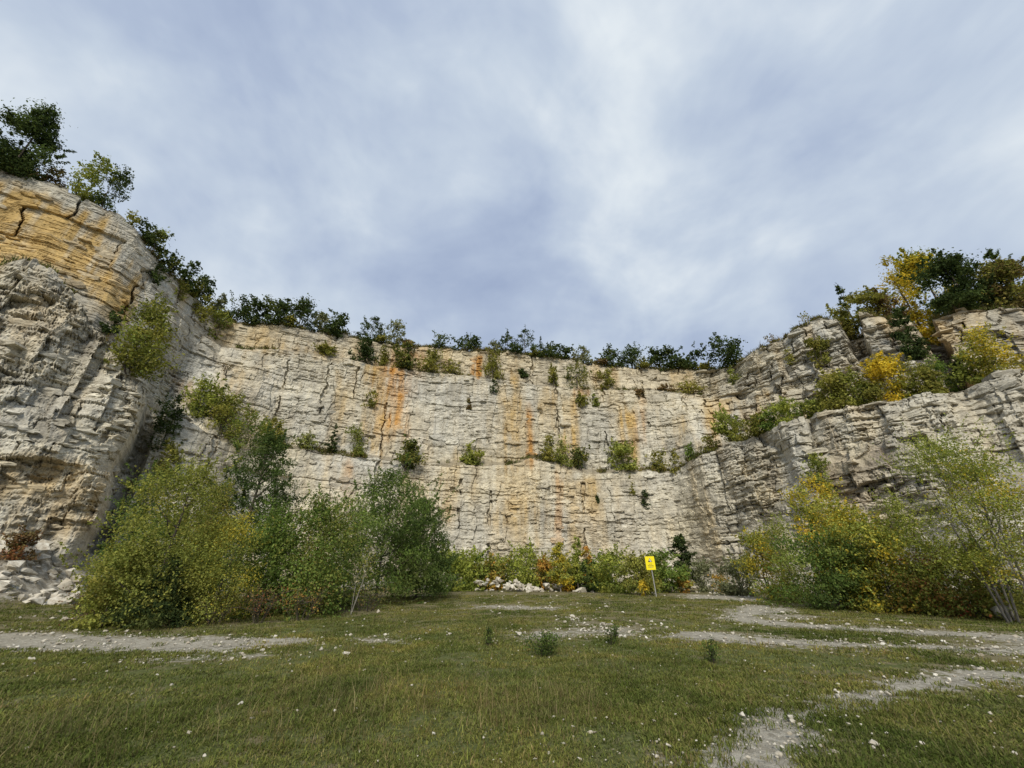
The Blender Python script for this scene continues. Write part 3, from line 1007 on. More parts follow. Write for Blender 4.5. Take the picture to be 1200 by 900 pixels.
def leaf_mesh(name, pts, nrm, size, aspect, cols, parent, loc):
    """pts (n,3) local leaf centres, one folded diamond each"""
    n = len(pts)
    g = RNG
    d = g.normal(size=(n, 3))
    d -= nrm * (d * nrm).sum(1)[:, None]
    d /= np.linalg.norm(d, axis=1)[:, None] + 1e-9
    s = np.cross(nrm, d)
    L = size * (0.7 + 0.6 * g.random(n))[:, None]
    Wd = L * aspect
    v = np.empty((n, 4, 3))
    v[:, 0] = pts - d * L * 0.5
    v[:, 1] = pts + s * Wd * 0.5 + nrm * L * 0.12
    v[:, 2] = pts + d * L * 0.5
    v[:, 3] = pts - s * Wd * 0.5 + nrm * L * 0.12
    f = np.arange(n * 4).reshape(n, 4)
    return mesh_np(name, v.reshape(-1, 3), f, M_LEAF, np.repeat(cols, 4, axis=0), parent)


PAL = {   # foliage colours: (weight, rgb)
    'pine': [(5, (.034, .052, .018)), (3, (.052, .074, .022)), (1, (.080, .095, .032))],
    'dark': [(5, (.022, .033, .013)), (3, (.042, .058, .020)), (1, (.075, .085, .028))],
    'green': [(4, (.055, .085, .022)), (4, (.080, .115, .028)), (2, (.120, .140, .036))],
    'bright': [(4, (.092, .118, .026)), (4, (.150, .168, .034)), (2, (.215, .212, .048))],
    'olive': [(4, (.080, .085, .022)), (4, (.125, .120, .030)), (2, (.175, .155, .040))],
    'yolive': [(4, (.082, .100, .026)), (4, (.132, .146, .036)), (3, (.190, .190, .046))],
    'yellow': [(3, (.200, .165, .022)), (4, (.310, .235, .028)), (2, (.400, .280, .030))],
    'orange': [(3, (.200, .115, .026)), (4, (.255, .135, .034)), (2, (.230, .170, .038))],
    'red': [(4, (.115, .040, .020)), (3, (.175, .055, .025)), (2, (.120, .085, .030))],
    'brown': [(4, (.075, .050, .028)), (4, (.110, .075, .036)), (2, (.090, .090, .030))],
    'grey': [(4, (.075, .085, .045)), (4, (.110, .115, .065)), (2, (.150, .145, .085))],
}


def pick_cols(pal, n, clump_id, g):
    if isinstance(pal, str):
        ents = PAL[pal]
    else:
        ents = []
        for nm, wt in pal:
            tw = sum(w for w, _ in PAL[nm])
            ents += [(w * wt / tw, c) for w, c in PAL[nm]]
    w = np.array([e[0] for e in ents], float)
    w /= w.sum()
    cs = np.array([e[1] for e in ents])
    nclump = clump_id.max() + 1
    cc = cs[g.choice(len(cs), nclump, p=w)]
    lc = cs[g.choice(len(cs), n, p=w)]
    c = 0.62 * cc[clump_id] + 0.38 * lc
    c = c * 1.95 * (0.75 + 0.5 * g.random(n))[:, None] * (0.72 + 0.56 * g.random(nclump))[clump_id][:, None]
    return c


def clumps_for(kind, h, w, g, n):
    """clump centres (k,3), radii (k,3)"""
    rx = w / 2
    lob = g.random() * 90
    cs, rs = [], []
    if kind in ('shrub', 'tree', 'open'):
        z0 = {'shrub': 0.0, 'tree': 0.04, 'open': 0.24}[kind]
        for k in range(n):
            q = g.random()
            if kind == 'shrub':
                q = q ** 1.15
                prof = (0.82 + 0.5 * q - 0.15) * math.sqrt(max(0.02, 1 - q ** 2.6))
            elif kind == 'tree':
                prof = (0.55 + 0.75 * q) * math.sqrt(max(0.02, 1 - q ** 2.4))
            else:
                prof = (0.60 + 0.6 * q) * math.sqrt(max(0.03, 1 - q ** 2.2))
            an = g.random() * 6.283
            prof = min(prof, 1.0) * (0.62 + 0.62 * float(vnoise(an / 6.283 * 5 + lob, q * 3.0, 77)))
            rad = (0.22 + 0.16 * g.random()) * (1.0 if n < 30 else 0.8)
            rr = g.random() ** 0.45 * max(0.05, prof - 0.55 * rad) * (0.85 + 0.25 * g.random())
            zr = rad * (0.42 if kind != 'open' else 0.28)
            zc_ = z0 + (1 - z0) * q * (0.72 + 0.40 * float(vnoise(an / 6.283 * 4 + 2 * lob, 0.5, 78)))
            zc_ = min(zc_, 1 - zr * 0.8)
            zc_ = max(zc_, zr * 0.7)
            cs.append(np.array([math.cos(an) * rr * rx, math.sin(an) * rr * rx, zc_ * h]))
            rs.append(np.array([rad * rx * 1.1, rad * rx * 1.1, min(zr * h * 1.15, rad * rx * 1.3)]) * (0.85 + 0.4 * g.random()))
    elif kind == 'pine':
        for k in range(n):
            zt = (k + 0.5) / n
            z = h * (0.06 + 0.92 * zt ** 0.95)
            rad = rx * min(1.0, 0.75 + 1.2 * zt) * (1 - zt ** 1.9) ** 0.7 * (0.35 + 0.6 * g.random()) + 0.05 * rx
            an = k * 2.4 + g.random()
            c = np.array([math.cos(an) * rad, math.sin(an) * rad, z])
            q = (0.24 + 0.14 * g.random()) * rx * (1.1 - 0.55 * zt)
            cs.append(c)
            rs.append(np.array([q * 1.25, q * 1.25, q * 0.48]))
        cs.append(np.array([0, 0, h * 0.96]))
        rs.append(np.array([.07 * rx, .07 * rx, .06 * h]))
    elif kind == 'spruce':
        for k in range(n):
            zt = (k + 0.5) / n
            z = h * (0.04 + 0.94 * zt)
            rad = rx * (1 - zt) ** 0.85 * (0.6 + 0.4 * g.random())
            an = k * 2.4 + 0.6 * g.random()
            cs.append(np.array([math.cos(an) * rad * .8, math.sin(an) * rad * .8, z]))
            q = rx * (0.30 * (1 - zt) + 0.08)
            rs.append(np.array([q, q, q * 0.45]))
    elif kind == 'slender':
        for k in range(n):
            zt = (k + 0.5) / n
            z = h * (0.18 + 0.80 * zt)
            rad = rx * 0.7 * g.random() * (1 - 0.6 * abs(zt - 0.35))
            an = g.random() * 6.28
            cs.append(np.array([math.cos(an) * rad, math.sin(an) * rad, z]))
            q = rx * (0.45 - 0.2 * zt)
            rs.append(np.array([q, q, h * 0.06]))
    return np.array(cs), np.array(rs)


def plant(name, cat, label, P, h, w, kind, pal, seed, group=None, pxarea=800.0, lean=0.0, bark=None, dens=1.0, stems=None):
    g = np.random.default_rng(seed)
    root = empty(name, P, label, cat, group)
    root.rotation_euler = (0, 0, 0)
    dep = max(depth_of(P), 4.0)
    px = dep / (F * 1024 / 1200)                    # metres per rendered pixel
    n = int(np.clip(pxarea * 1.75 * dens, 420, 24000))
    ncl = int(np.clip(13 + pxarea / 210.0, 15, 66))
    if kind in ('pine', 'spruce'):
        ncl = int(ncl * 1.3)
    cs, rs = clumps_for(kind, h, w, g, ncl)
    vol = (rs[:, 0] * rs[:, 2]) ** 0.9
    cid = g.choice(len(cs), n, p=vol / vol.sum())
    d = g.normal(size=(n, 3))
    d /= np.linalg.norm(d, axis=1)[:, None]
    rr = (0.15 + 0.85 * g.random(n) ** 0.62) * (1 + 0.22 * g.normal(size=n))
    pts = cs[cid] + d * rs[cid] * rr[:, None]
    # sprigs that break the outline
    sp = g.random(n) < 0.10
    pts[sp] += d[sp] * rs[cid[sp]] * 0.5
    nsh = int(min(170, 16 + pxarea / 45))
    hosts = np.where(rr > 0.8)[0]
    if len(hosts) > nsh:
        take = g.random(n) < 0.27
        so = hosts[g.integers(0, len(hosts), nsh)]
        sdir = d[so] * 0.8 + g.normal(size=(nsh, 3)) * 0.3 + np.array([0, 0, 0.9 if kind != 'spruce' else 0.1])
        sdir /= np.linalg.norm(sdir, axis=1)[:, None]
        sid = g.integers(0, nsh, n)
        tt = g.random(n)[:, None]
        shoot = pts[so][sid] + sdir[sid] * tt * (w * (0.06 + 0.15 * g.random(nsh)))[sid][:, None] + g.normal(size=(n, 3)) * px * 0.55
        pts[take] = shoot[take]
    zmax, xmax = np.percentile(pts[:, 2], 97.0), np.percentile(np.hypot(pts[:, 0], pts[:, 1]), 93)
    pts[:, 2] *= h / zmax
    pts[:, :2] *= np.clip((w / 2) / xmax, 0.6, 1.3)
    pts[:, 2] = np.maximum(pts[:, 2], 0.02)
    if lean:
        pts[:, 0] += lean * pts[:, 2]
    nrm = d + g.normal(size=(n, 3)) * 0.7 + np.array([0, 0, 0.35])
    nrm /= np.linalg.norm(nrm, axis=1)[:, None]
    if kind in ('pine', 'spruce'):
        size, asp = px * 3.2, 0.30
    else:
        size, asp = px * 2.15, 0.62
    size = float(np.clip(size * (0.85 + 0.45 * g.random()), 0.06, 0.42))
    cols = pick_cols(pal, n, cid, g)
    leaf_mesh('crown', pts, nrm, size, asp, cols, root, None)
    # trunk or stems with limbs
    bark = bark or M_BARK
    if kind == 'shrub':
        ns = stems or (3 if pxarea < 1500 else 5)
        pick = g.choice(len(cs), ns, replace=False)
        for k in pick:
            T = Tubes(4)
            e = cs[k] + np.array([lean * cs[k][2], 0, 0])
            b = np.array([e[0] * 0.18, e[1] * 0.18, -0.15])
            m = (b + e) / 2 + g.normal(size=3) * 0.05 * w
            r0 = max(0.012 * h, px * 0.35)
            T.add([b, m, e], [r0, r0 * 0.7, r0 * 0.3])
            o = T.build('stem', bark, root)
    else:
        T = Tubes(6)
        top = h * (0.9 if kind != 'open' else 0.75)
        m = 5
        pts_ = [np.array([lean * h * k / (m - 1) * 0.9 + g.normal() * 0.012 * w * (k > 0), g.normal() * 0.012 * w * (k > 0), -0.2 + (top + 0.2) * k / (m - 1)]) for k in range(m)]
        r0 = max((0.015 if kind != 'open' else 0.008) * h, px * 0.42)
        T.add(pts_, np.linspace(r0, r0 * 0.25, m))
        if kind == 'open':
            for e in ((0.22 * w, 0.1 * w), (-0.20 * w, -0.05 * w), (0.05 * w, -0.2 * w)):
                q0 = np.array([e[0] * 0.15, e[1] * 0.15, -0.2])
                q1 = np.array([e[0], e[1], h * (0.7 + 0.2 * g.random())])
                T.add([q0, q0 * .5 + q1 * .5 + g.normal(size=3) * .02 * w, q1], [r0 * .8, r0 * .55, r0 * .2])
        nl = min(len(cs), 14 if pxarea > 1500 else 6)
        for k in g.choice(len(cs), nl, replace=False):
            e = cs[k] + np.array([lean * cs[k][2], 0, 0])
            zb = max(0.1 * h, min(e[2] - 0.15 * h, top * 0.85)) if kind != 'spruce' else e[2]
            fz = np.clip((zb + 0.2) / (top + 0.2), 0, 1) * (m - 1)
            q = int(min(fz, m - 2))
            b = pts_[q] + (pts_[q + 1] - pts_[q]) * (fz - q)
            T.add([b, (b + e) / 2 + np.array([0, 0, -0.02 * h]), e], [r0 * 0.45, r0 * 0.3, r0 * 0.12])
        T.build('trunk', bark, root)
    return root


def twig_bush(name, cat, label, P, h, w, pal, seed, group=None, nst=9, leaves=220):
    """thin bare shoots with a few leaves left"""
    g = np.random.default_rng(seed)
    root = empty(name, P, label, cat, group)
    px = max(depth_of(P), 4) / (F * 1024 / 1200)
    tips = []
    for k in range(nst):
        T = Tubes(4)
        an = g.random() * 6.28
        e = np.array([math.cos(an) * w / 2 * g.random() ** .5, math.sin(an) * w / 2 * g.random() ** .5, h * (0.6 + 0.4 * g.random())])
        b = np.array([e[0] * .2, e[1] * .2, -0.1])
        md = b * .45 + e * .55 + g.normal(size=3) * .06 * w
        r0 = px * (0.33 if nst > 3 else 0.24)
        T.add([b, md, e], [r0, r0 * .75, r0 * .35])
        for q in range(3):
            f = 0.4 + 0.5 * g.random()
            s0 = b + (e - b) * f
            T.add([s0, s0 + np.array([g.normal() * .16 * w, g.normal() * .16 * w, h * .18 * g.random()])], [r0 * .6, r0 * .3])
        T.build('stem', M_BARK if nst > 5 else M_PALE, root)
        tips += [b + (e - b) * f for f in (.5, .7, .9, 1.0)]
    tips = np.array(tips)
    cid = g.choice(len(tips), leaves)
    pts = tips[cid] + g.normal(size=(leaves, 3)) * np.array([.1 * w, .1 * w, .09 * h])
    pts[:, 2] = np.clip(pts[:, 2], 0.03, None)
    nr_ = g.normal(size=(leaves, 3)) + [0, 0, .4]
    nr_ /= np.linalg.norm(nr_, axis=1)[:, None]
    leaf_mesh('crown', pts, nr_, px * 1.9, .6, pick_cols(pal, leaves, cid, g), root, None)
    return root


_seed = [1000]


def put(where, u, vb, vt, wpx, kind, pal, label, name=None, cat=None, group=None, r=None, lean=0.0, bark=None, dens=1.0, f=0.5, **kw):
    """stand a plant where the photograph shows its foot (u, vb), as tall as to reach row vt and wpx wide"""
    _seed[0] += 1
    if where == 'ground':
        P = ground_pt(u, vb) if r is None else None
        if r is not None:
            a = az_of(u, vb)
            P = np.array([math.sin(a) * r, math.cos(a) * r, 0.0])
            P[2] = float(ground_z(P[0], P[1]))
    elif where == 'rim':
        P = on_row(u, vb, 5, 0.08 if r is None else r, -0.1)
    elif where == 'lip':
        P = on_row(u, vb, 1, f, -0.1)
    elif where == 'shelf':
        P = on_row(u, vb, 3, f, -0.1)
    else:
        P = surf(u, vb, 0.12)
    h = max(0.4, height_to(P, vt))
    w = depth_of(P) * wpx / F
    if where != 'ground':
        w *= math.cos(math.atan(abs(u - 600) / F)) ** 0.9       # a round crown far off the axis shows wider
    area = wpx * max(8, vb - vt) * 0.78 * 0.73
    nm = name or {'shrub': 'bush', 'tree': 'tree', 'open': 'tree', 'pine': 'pine_tree', 'spruce': 'spruce_tree', 'slender': 'young_tree', 'twig': 'twig_bush'}[kind]
    ct = cat or {'shrub': 'bush', 'tree': 'tree', 'open': 'tree', 'pine': 'pine tree', 'spruce': 'spruce tree', 'slender': 'young tree', 'twig': 'bush'}[kind]
    if kind == 'twig':
        return twig_bush(nm, ct, label, P, h, w, pal, _seed[0], group, **kw)
    return plant(nm, ct, label, P, h, w, kind, pal, _seed[0], group, area, lean, bark, dens, **kw)


exec_plants = True
# --- upper left rim and ledges
GL = 'plants on the left cliff'
put('rim', 8, 206, 140, 96, 'shrub', 'dark', 'big dark bushy tree on the left rim above the ochre slabs', name='tree', cat='tree', group=GL, dens=3.0, r=0.04)
put('rim', 94, 230, 188, 56, 'shrub', 'yolive', 'yellow-green willow bush beside the big dark tree on the left rim', group=GL)
put('rim', 118, 250, 202, 42, 'shrub', 'dark', 'dark tree right of the yellow-green willow on the left rim', group=GL)
put('rim', 176, 300, 272, 42, 'shrub', [('yolive', 1), ('dark', 1)], 'mixed yellow and dark bush on the steep left ridge shoulder', group=GL)
put('wall', 180, 335, 312, 26, 'shrub', 'dark', 'small dark bush clinging below the left ridge shoulder', group=GL)
put('rim', 214, 340, 312, 34, 'shrub', 'dark', 'dark bush leaning over the lower left ridge', group=GL)
put('rim', 232, 358, 328, 30, 'shrub', 'dark', 'dark bush lowest on the left ridge', group=GL)
put('rim', 150, 262, 250, 26, 'shrub', 'olive', 'low olive scrub at the crest right of the first dark trees', group=GL)
put('rim', 164, 284, 262, 28, 'shrub', 'dark', 'dark scrub on the crest above the ridge shoulder', group=GL)
put('rim', 196, 322, 300, 32, 'shrub', [('dark', 2), ('olive', 1)], 'dark olive scrub between ridge shoulder and leaning bush', group=GL)
put('rim', 224, 350, 330, 26, 'shrub', 'olive', 'olive scrub between the two lowest bushes of the left ridge', group=GL)
put('wall', 208, 352, 332, 26, 'shrub', 'olive', 'olive scrub hanging just below the left ridge line', group=GL)
put('rim', 60, 214, 200, 40, 'shrub', 'brown', 'low brown scrub between big dark tree and willow bush', group=GL)
put('wall', 234, 378, 350, 26, 'shrub', 'olive', 'olive bush under the trees of the left ridge', group=GL)
put('wall', 252, 398, 366, 34, 'shrub', 'yolive', 'yellowish bush in the corner where left ridge meets back wall', group=GL)
put('wall', 150, 438, 358, 78, 'shrub', [('yolive', 2), ('olive', 2)], 'large olive bush on the ledge between ochre slabs and grey buttress', group=GL)
put('wall', 122, 392, 366, 30, 'shrub', 'dark', 'small dark bush left of the large olive ledge bush', group=GL)
put('wall', 184, 530, 468, 40, 'shrub', 'dark', 'tall dark bush filling the cleft right of the grey buttress', group=GL)
put('wall', 190, 560, 520, 34, 'shrub', 'olive', 'olive bush at the foot of the dark cleft', group=GL)
put('wall', 230, 490, 446, 52, 'shrub', 'yolive', 'upper yellow-green bush on the sloping left terrace', group=GL)
put('wall', 258, 514, 464, 58, 'shrub', [('yolive', 1), ('olive', 2)], 'middle olive bush on the sloping left terrace', group=GL)
put('wall', 284, 528, 480, 48, 'shrub', [('olive', 1), ('green', 1)], 'lowest green bush on the sloping left terrace', group=GL)
put('wall', 264, 440, 424, 26, 'twig', 'brown', 'thin brown twigs in the back left corner of the wall', group=GL, nst=6, leaves=90)

# --- back rim, from left to right
GB = 'trees along the rim of the back wall'
rim = [(254, 372, 347, 18, 'slender', 'grey', 'thin pale sapling at the left end of the back rim'),
       (275, 376, 350, 30, 'tree', 'dark', 'first dark round tree of the back rim, next to the thin sapling'),
       (297, 378, 353, 24, 'tree', 'dark', 'narrow dark tree second from the left on the back rim'),
       (325, 382, 354, 40, 'tree', 'dark', 'widest dark tree of the left group on the back rim'),
       (351, 386, 354, 30, 'open', 'dark', 'tallest open-crowned tree of the left group on the back rim'),
       (371, 391, 367, 22, 'tree', 'grey', 'small greyish tree between two dark ones on the back rim'),
       (392, 393, 368, 24, 'tree', 'dark', 'round dark tree at the right end of the left rim group'),
       (433, 403, 373, 30, 'pine', 'dark', 'bushy dark pine beside the pale birch on the back rim'),
       (461, 405, 377, 22, 'tree', 'grey', 'pale yellowish birch on the back rim above the orange stain'),
       (515, 408, 394, 24, 'tree', 'dark', 'small flat dark tree alone on the back rim'),
       (543, 411, 394, 22, 'tree', 'dark', 'wide low dark tree left of the rust streak rim'),
       (556, 411, 396, 14, 'tree', 'dark', 'little dark tree touching the wide low one on the rim'),
       (580, 412, 400, 16, 'shrub', 'grey', 'pale grey bush on the rim left of the two pointed trees'),
       (595, 414, 390, 20, 'pine', 'dark', 'left of the two pointed dark trees in the middle of the rim'),
       (615, 415, 387, 24, 'pine', 'dark', 'right and taller of the two pointed dark trees mid rim'),
       (634, 419, 397, 9, 'spruce', 'dark', 'very narrow little conifer right of the two pointed trees'),
       (647, 422, 404, 22, 'tree', 'dark', 'low dark tree right of the narrow little conifer'),
       (661, 423, 407, 18, 'tree', 'dark', 'low dark tree ending the middle rim group'),
       (684, 427, 407, 22, 'tree', 'grey', 'greyish spreading tree alone between two rim groups'),
       (717, 432, 409, 26, 'tree', 'dark', 'leftmost dark tree of the right rim group'),
       (742, 433, 407, 26, 'tree', 'dark', 'second dark tree of the right rim group'),
       (768, 434, 411, 22, 'open', 'dark', 'third, thin-crowned tree of the right rim group'),
       (788, 435, 410, 26, 'tree', 'dark', 'fourth dark tree of the right rim group'),
       (812, 435, 413, 28, 'tree', 'dark', 'rightmost dark tree of the right rim group'),
       (853, 433, 399, 40, 'tree', 'dark', 'dense dark round tree standing in the right corner of the rim')]
for (u, vb, vt, w, k, pal, lab) in rim:
    put('rim', u, vb, vt, w * (1.25 if k in ('tree', 'open') else 1.1), k, pal, lab, group=GB, dens=1.4)

scrub = [(264, 366, 22, 'dark', 'low scrub under the first dark trees of the back rim'), (312, 371, 26, 'dark', 'low dark scrub filling the gap left of the widest rim tree'),
         (338, 373, 24, 'olive', 'olive scrub between widest and tallest tree of the left rim group'), (362, 379, 18, 'dark', 'dark scrub right of the tallest open-crowned rim tree'),
         (382, 382, 18, 'dark', 'dark scrub left of the round tree ending the left rim group'), (446, 393, 22, 'olive', 'olive scrub between the dark pine and the pale birch'),
         (478, 399, 18, 'brown', 'brown scrub right of the pale birch on the rim'), (604, 404, 20, 'dark', 'dark scrub joining the two pointed rim trees'),
         (626, 408, 14, 'olive', 'olive scrub left of the very narrow little conifer'), (638, 411, 20, 'dark', 'dark scrub right of the very narrow little conifer'),
         (655, 413, 22, 'dark', 'dark scrub joining the two low trees of the middle group'), (704, 421, 20, 'brown', 'brown scrub left of the right rim group'),
         (730, 420, 22, 'dark', 'dark scrub between first and second tree of the right rim group'), (756, 422, 22, 'olive', 'olive scrub between second and third tree of the right rim group'),
         (779, 422, 20, 'dark', 'dark scrub between third and fourth tree of the right rim group'), (800, 424, 22, 'dark', 'dark scrub between fourth and last tree of the right rim group'),
         (828, 427, 16, 'olive', 'small olive scrub right of the right rim group')]
for (u, vt, w, pal, lab) in scrub:
    put('rim', u, vt + 14, vt, w, 'shrub', pal, lab, group='scrub along the rim of the back wall', r=0.05)

# --- ledges of the back wall
GS = 'bushes on the ledges of the back wall'
ledge = [('shelf', 378, 425, 404, 30, 'shrub', 'olive', 'olive bush at the left end of the upper ledge'),
         ('shelf', 422, 424, 396, 34, 'shrub', 'dark', 'dark bush on the upper ledge below the bushy rim pine'),
         ('shelf', 447, 426, 408, 16, 'shrub', 'olive', 'small olive bush on the upper ledge below the pale birch'),
         ('shelf', 474, 430, 404, 34, 'shrub', [('dark', 1), ('olive', 1)], 'dark green bush on the upper ledge over the orange stain'),
         ('shelf', 503, 434, 412, 32, 'shrub', 'olive', 'wide olive bush on the upper ledge right of the orange stain'),
         ('shelf', 528, 438, 422, 24, 'shrub', 'olive', 'low olive bush on the upper ledge left of the rust streak'),
         ('shelf', 578, 444, 410, 26, 'shrub', 'olive', 'tall olive bush on the upper ledge right of the rust streak'),
         ('wall', 580, 462, 446, 12, 'shrub', 'dark', 'tuft hanging below the tall olive ledge bush'),
         ('wall', 613, 443, 434, 12, 'shrub', 'dark', 'tiny dark bush at the black hole in the wall'),
         ('shelf', 648, 448, 430, 16, 'shrub', 'olive', 'small olive bush on the upper ledge mid wall'),
         ('shelf', 676, 451, 427, 32, 'shrub', [('dark', 1), ('olive', 1)], 'dense green bush on the upper ledge mid wall'),
         ('wall', 683, 477, 462, 16, 'shrub', 'olive', 'left of two small bushes below the dense ledge bush'),
         ('wall', 698, 477, 464, 12, 'shrub', 'yolive', 'right, yellower of two small bushes below the dense ledge bush'),
         ('shelf', 710, 452, 434, 20, 'shrub', 'olive', 'olive bush right of the dense green ledge bush'),
         ('wall', 750, 466, 457, 14, 'shrub', 'brown', 'brownish tuft on the upper ledge towards the right corner'),
         ('shelf', 782, 464, 452, 24, 'shrub', 'brown', 'low brown bush on the upper ledge near the right corner'),
         ('shelf', 808, 467, 450, 36, 'shrub', 'olive', 'long low olive bush on the upper ledge in the right corner'),
         ('wall', 432, 478, 458, 20, 'shrub', 'olive', 'round bush growing out of the orange stained wall'),
         ('wall', 549, 480, 467, 8, 'shrub', 'brown', 'tiny brown tuft on the smooth grey wall'),
         ('lip', 314, 524, 493, 38, 'shrub', 'olive', 'olive bush at the left end of the lower ledge'),
         ('lip', 358, 529, 510, 34, 'shrub', [('yolive', 1), ('grey', 1)], 'pale thin bush on the lower ledge, second from left'),
         ('lip', 388, 528, 500, 15, 'spruce', 'dark', 'little dark conifer on the lower ledge'),
         ('lip', 415, 537, 501, 28, 'shrub', 'yolive', 'upright yellow-green bush on the lower ledge beside the little conifer'),
         ('wall', 481, 552, 516, 38, 'shrub', [('dark', 1), ('olive', 1)], 'leaning dark green bush hanging over the lower ledge'),
         ('lip', 549, 553, 521, 30, 'shrub', 'yolive', 'round yellow-green bush alone on the lower ledge'),
         ('lip', 643, 544, 513, 26, 'shrub', 'olive', 'olive bush on top of the rubble hump of the lower ledge'),
         ('lip', 662, 548, 516, 22, 'shrub', 'yolive', 'yellow-green bush in the middle of the rubble hump trio'),
         ('lip', 680, 553, 525, 22, 'shrub', [('dark', 1), ('olive', 1)], 'darker bush ending the rubble hump trio'),
         ('lip', 736, 554, 520, 42, 'shrub', 'yolive', 'wide bush on the lower ledge left of the right corner'),
         ('lip', 775, 552, 530, 26, 'shrub', 'olive', 'low olive bush on the lower ledge near the right corner'),
         ('wall', 794, 556, 528, 14, 'shrub', 'olive', 'narrow bush where lower ledge meets the right wall'),
         ('lip', 811, 541, 522, 16, 'shrub', 'green', 'small green bush at the start of the right terrace'),
         ('lip', 832, 530, 511, 26, 'shrub', 'olive', 'olive bush second along the right terrace'),
         ('lip', 857, 520, 484, 38, 'tree', 'yolive', 'upright yellow-green small tree on the right terrace'),
         ('wall', 742, 580, 560, 9, 'shrub', 'olive', 'small tuft on the lower wall under the wide ledge bush'),
         ('wall', 757, 598, 576, 9, 'shrub', 'dark', 'dark hanging tuft lowest on the lower wall'),
         ('wall', 700, 590, 582, 7, 'shrub', 'dark', 'tiny dark tuft in a crack of the lower wall')]
for (wh, u, vb, vt, w, k, pal, lab) in ledge:
    put(wh, u, vb, vt, w, k, pal, lab, group=GS, dens=1.25, f=0.45)

# --- right terrace, bluffs and rim
GR_ = 'plants on the right cliff'
rightp = [('lip', 893, 510, 488, 32, 'shrub', 'olive', 'olive bush on the right terrace after the upright small tree', .1),
          ('lip', 920, 504, 474, 38, 'shrub', 'bright', 'bright yellow-green bush on the right terrace above the pale rib', .15),
          ('lip', 946, 498, 474, 26, 'shrub', 'green', 'small green bush beside the bright one on the right terrace', .2),
          ('lip', 985, 492, 444, 46, 'shrub', 'olive', 'tall olive bush on the right terrace below the bluffs', .15),
          ('lip', 1016, 482, 440, 44, 'shrub', 'yolive', 'yellow-green bush on the right terrace below the first bluff', .2),
          ('lip', 1050, 474, 424, 48, 'shrub', 'yellow', 'golden yellow bush in the middle of the right terrace', .2),
          ('lip', 1082, 464, 428, 42, 'shrub', 'olive', 'olive bush right of the golden one on the terrace', .2),
          ('lip', 1108, 456, 424, 36, 'shrub', 'green', 'green bush on the terrace between golden and orange-topped bushes', .25),
          ('lip', 1172, 442, 392, 66, 'tree', [('yolive', 2), ('yellow', 2), ('olive', 1)], 'wide yellow-topped tree at the far right of the terrace', .2),
          ('lip', 1128, 450, 426, 34, 'shrub', 'dark', 'dark low bush left of the wide yellow-topped tree', .25),
          ('lip', 876, 514, 496, 30, 'shrub', 'olive', 'low olive bush next to the upright small tree on the right terrace', .12),
          ('lip', 906, 506, 486, 24, 'shrub', 'green', 'small green bush left of the bright one on the right terrace', .12),
          ('lip', 965, 496, 470, 30, 'shrub', 'yolive', 'yellow-green bush left of the tall olive one on the terrace', .15),
          ('lip', 1034, 478, 452, 36, 'shrub', 'olive', 'low olive bush left of the golden one on the terrace', .15),
          ('lip', 1066, 470, 444, 36, 'shrub', 'yolive', 'low yellow-green bush right of the golden one on the terrace', .15),
          ('lip', 1096, 460, 438, 34, 'shrub', 'olive', 'low olive bush in front of the green one on the terrace', .12),
          ('lip', 1145, 446, 418, 40, 'shrub', 'yolive', 'yellow-green bush at the left foot of the wide yellow-topped tree', .15),
          ('wall', 930, 428, 410, 24, 'shrub', 'olive', 'olive bush on the face of the stepped right rim', 0),
          ('wall', 966, 432, 398, 28, 'shrub', 'olive', 'olive bush in the gully left of the first bluff', 0),
          ('wall', 862, 450, 432, 14, 'shrub', 'yolive', 'yellowish tuft on the wall under the dense round rim tree', 0),
          ('wall', 965, 572, 534, 28, 'shrub', 'yolive', 'yellow-green bush on the slumped slope of the lower right wall', 0)]
for (wh, u, vb, vt, w, k, pal, lab, f) in rightp:
    put(wh, u, vb, vt - (2 if wh == 'lip' else 0), w * (1.2 if wh == 'lip' else 1.1), k, pal, lab, group=GR_, dens=1.25, f=f)
rimr = [(905, 402, 390, 16, 'twig', 'brown', 'bare little sapling on the stepped right rim, lower one', .05),
        (946, 382, 366, 18, 'twig', 'olive', 'bare little sapling on the highest step of the right rim', .05),
        (1000, 374, 338, 32, 'pine', 'dark', 'dark open conifer behind the first bluff', .3),
        (990, 386, 362, 34, 'shrub', 'olive', 'low olive bush left of the first bluff top', .1),
        (1018, 370, 346, 44, 'shrub', 'olive', 'olive bush on top of the first bluff', .2),
        (1046, 368, 340, 30, 'shrub', 'brown', 'brownish bush on top of the first bluff, right side', .2),
        (1073, 374, 318, 46, 'tree', 'yellow', 'bright yellow tree above the cleft between two bluffs', .3),
        (1106, 366, 302, 60, 'tree', [('yolive', 2), ('yellow', 2), ('green', 1)], 'tall yellow-green tree behind the bright yellow one', .42),
        (1140, 366, 304, 84, 'tree', 'dark', 'largest dark green tree on the right rim', .3),
        (1186, 360, 316, 60, 'tree', [('olive', 2), ('brown', 1)], 'olive brown tree at the right edge of the rim', .25),
        (1198, 352, 298, 50, 'pine', 'pine', 'pine rising behind the olive brown tree at the right edge', .42),
        (1128, 366, 346, 50, 'shrub', 'dark', 'dark undergrowth at the lip of the second bluff', .08)]
for (u, vb, vt, w, k, pal, lab, rr) in rimr:
    if k == 'twig':
        put('rim', u, vb, vt, w, k, pal, lab, group=GR_, r=rr, nst=5, leaves=60)
    else:
        put('rim', u, vb, vt, w * (1.3 if w > 40 else 1.15), k, pal, lab, group=GR_, r=rr, dens=2.0)
put('wall', 1080, 424, 366, 32, 'shrub', 'dark', 'dark tree growing in the cleft between the two bluffs', group=GR_, dens=1.6)

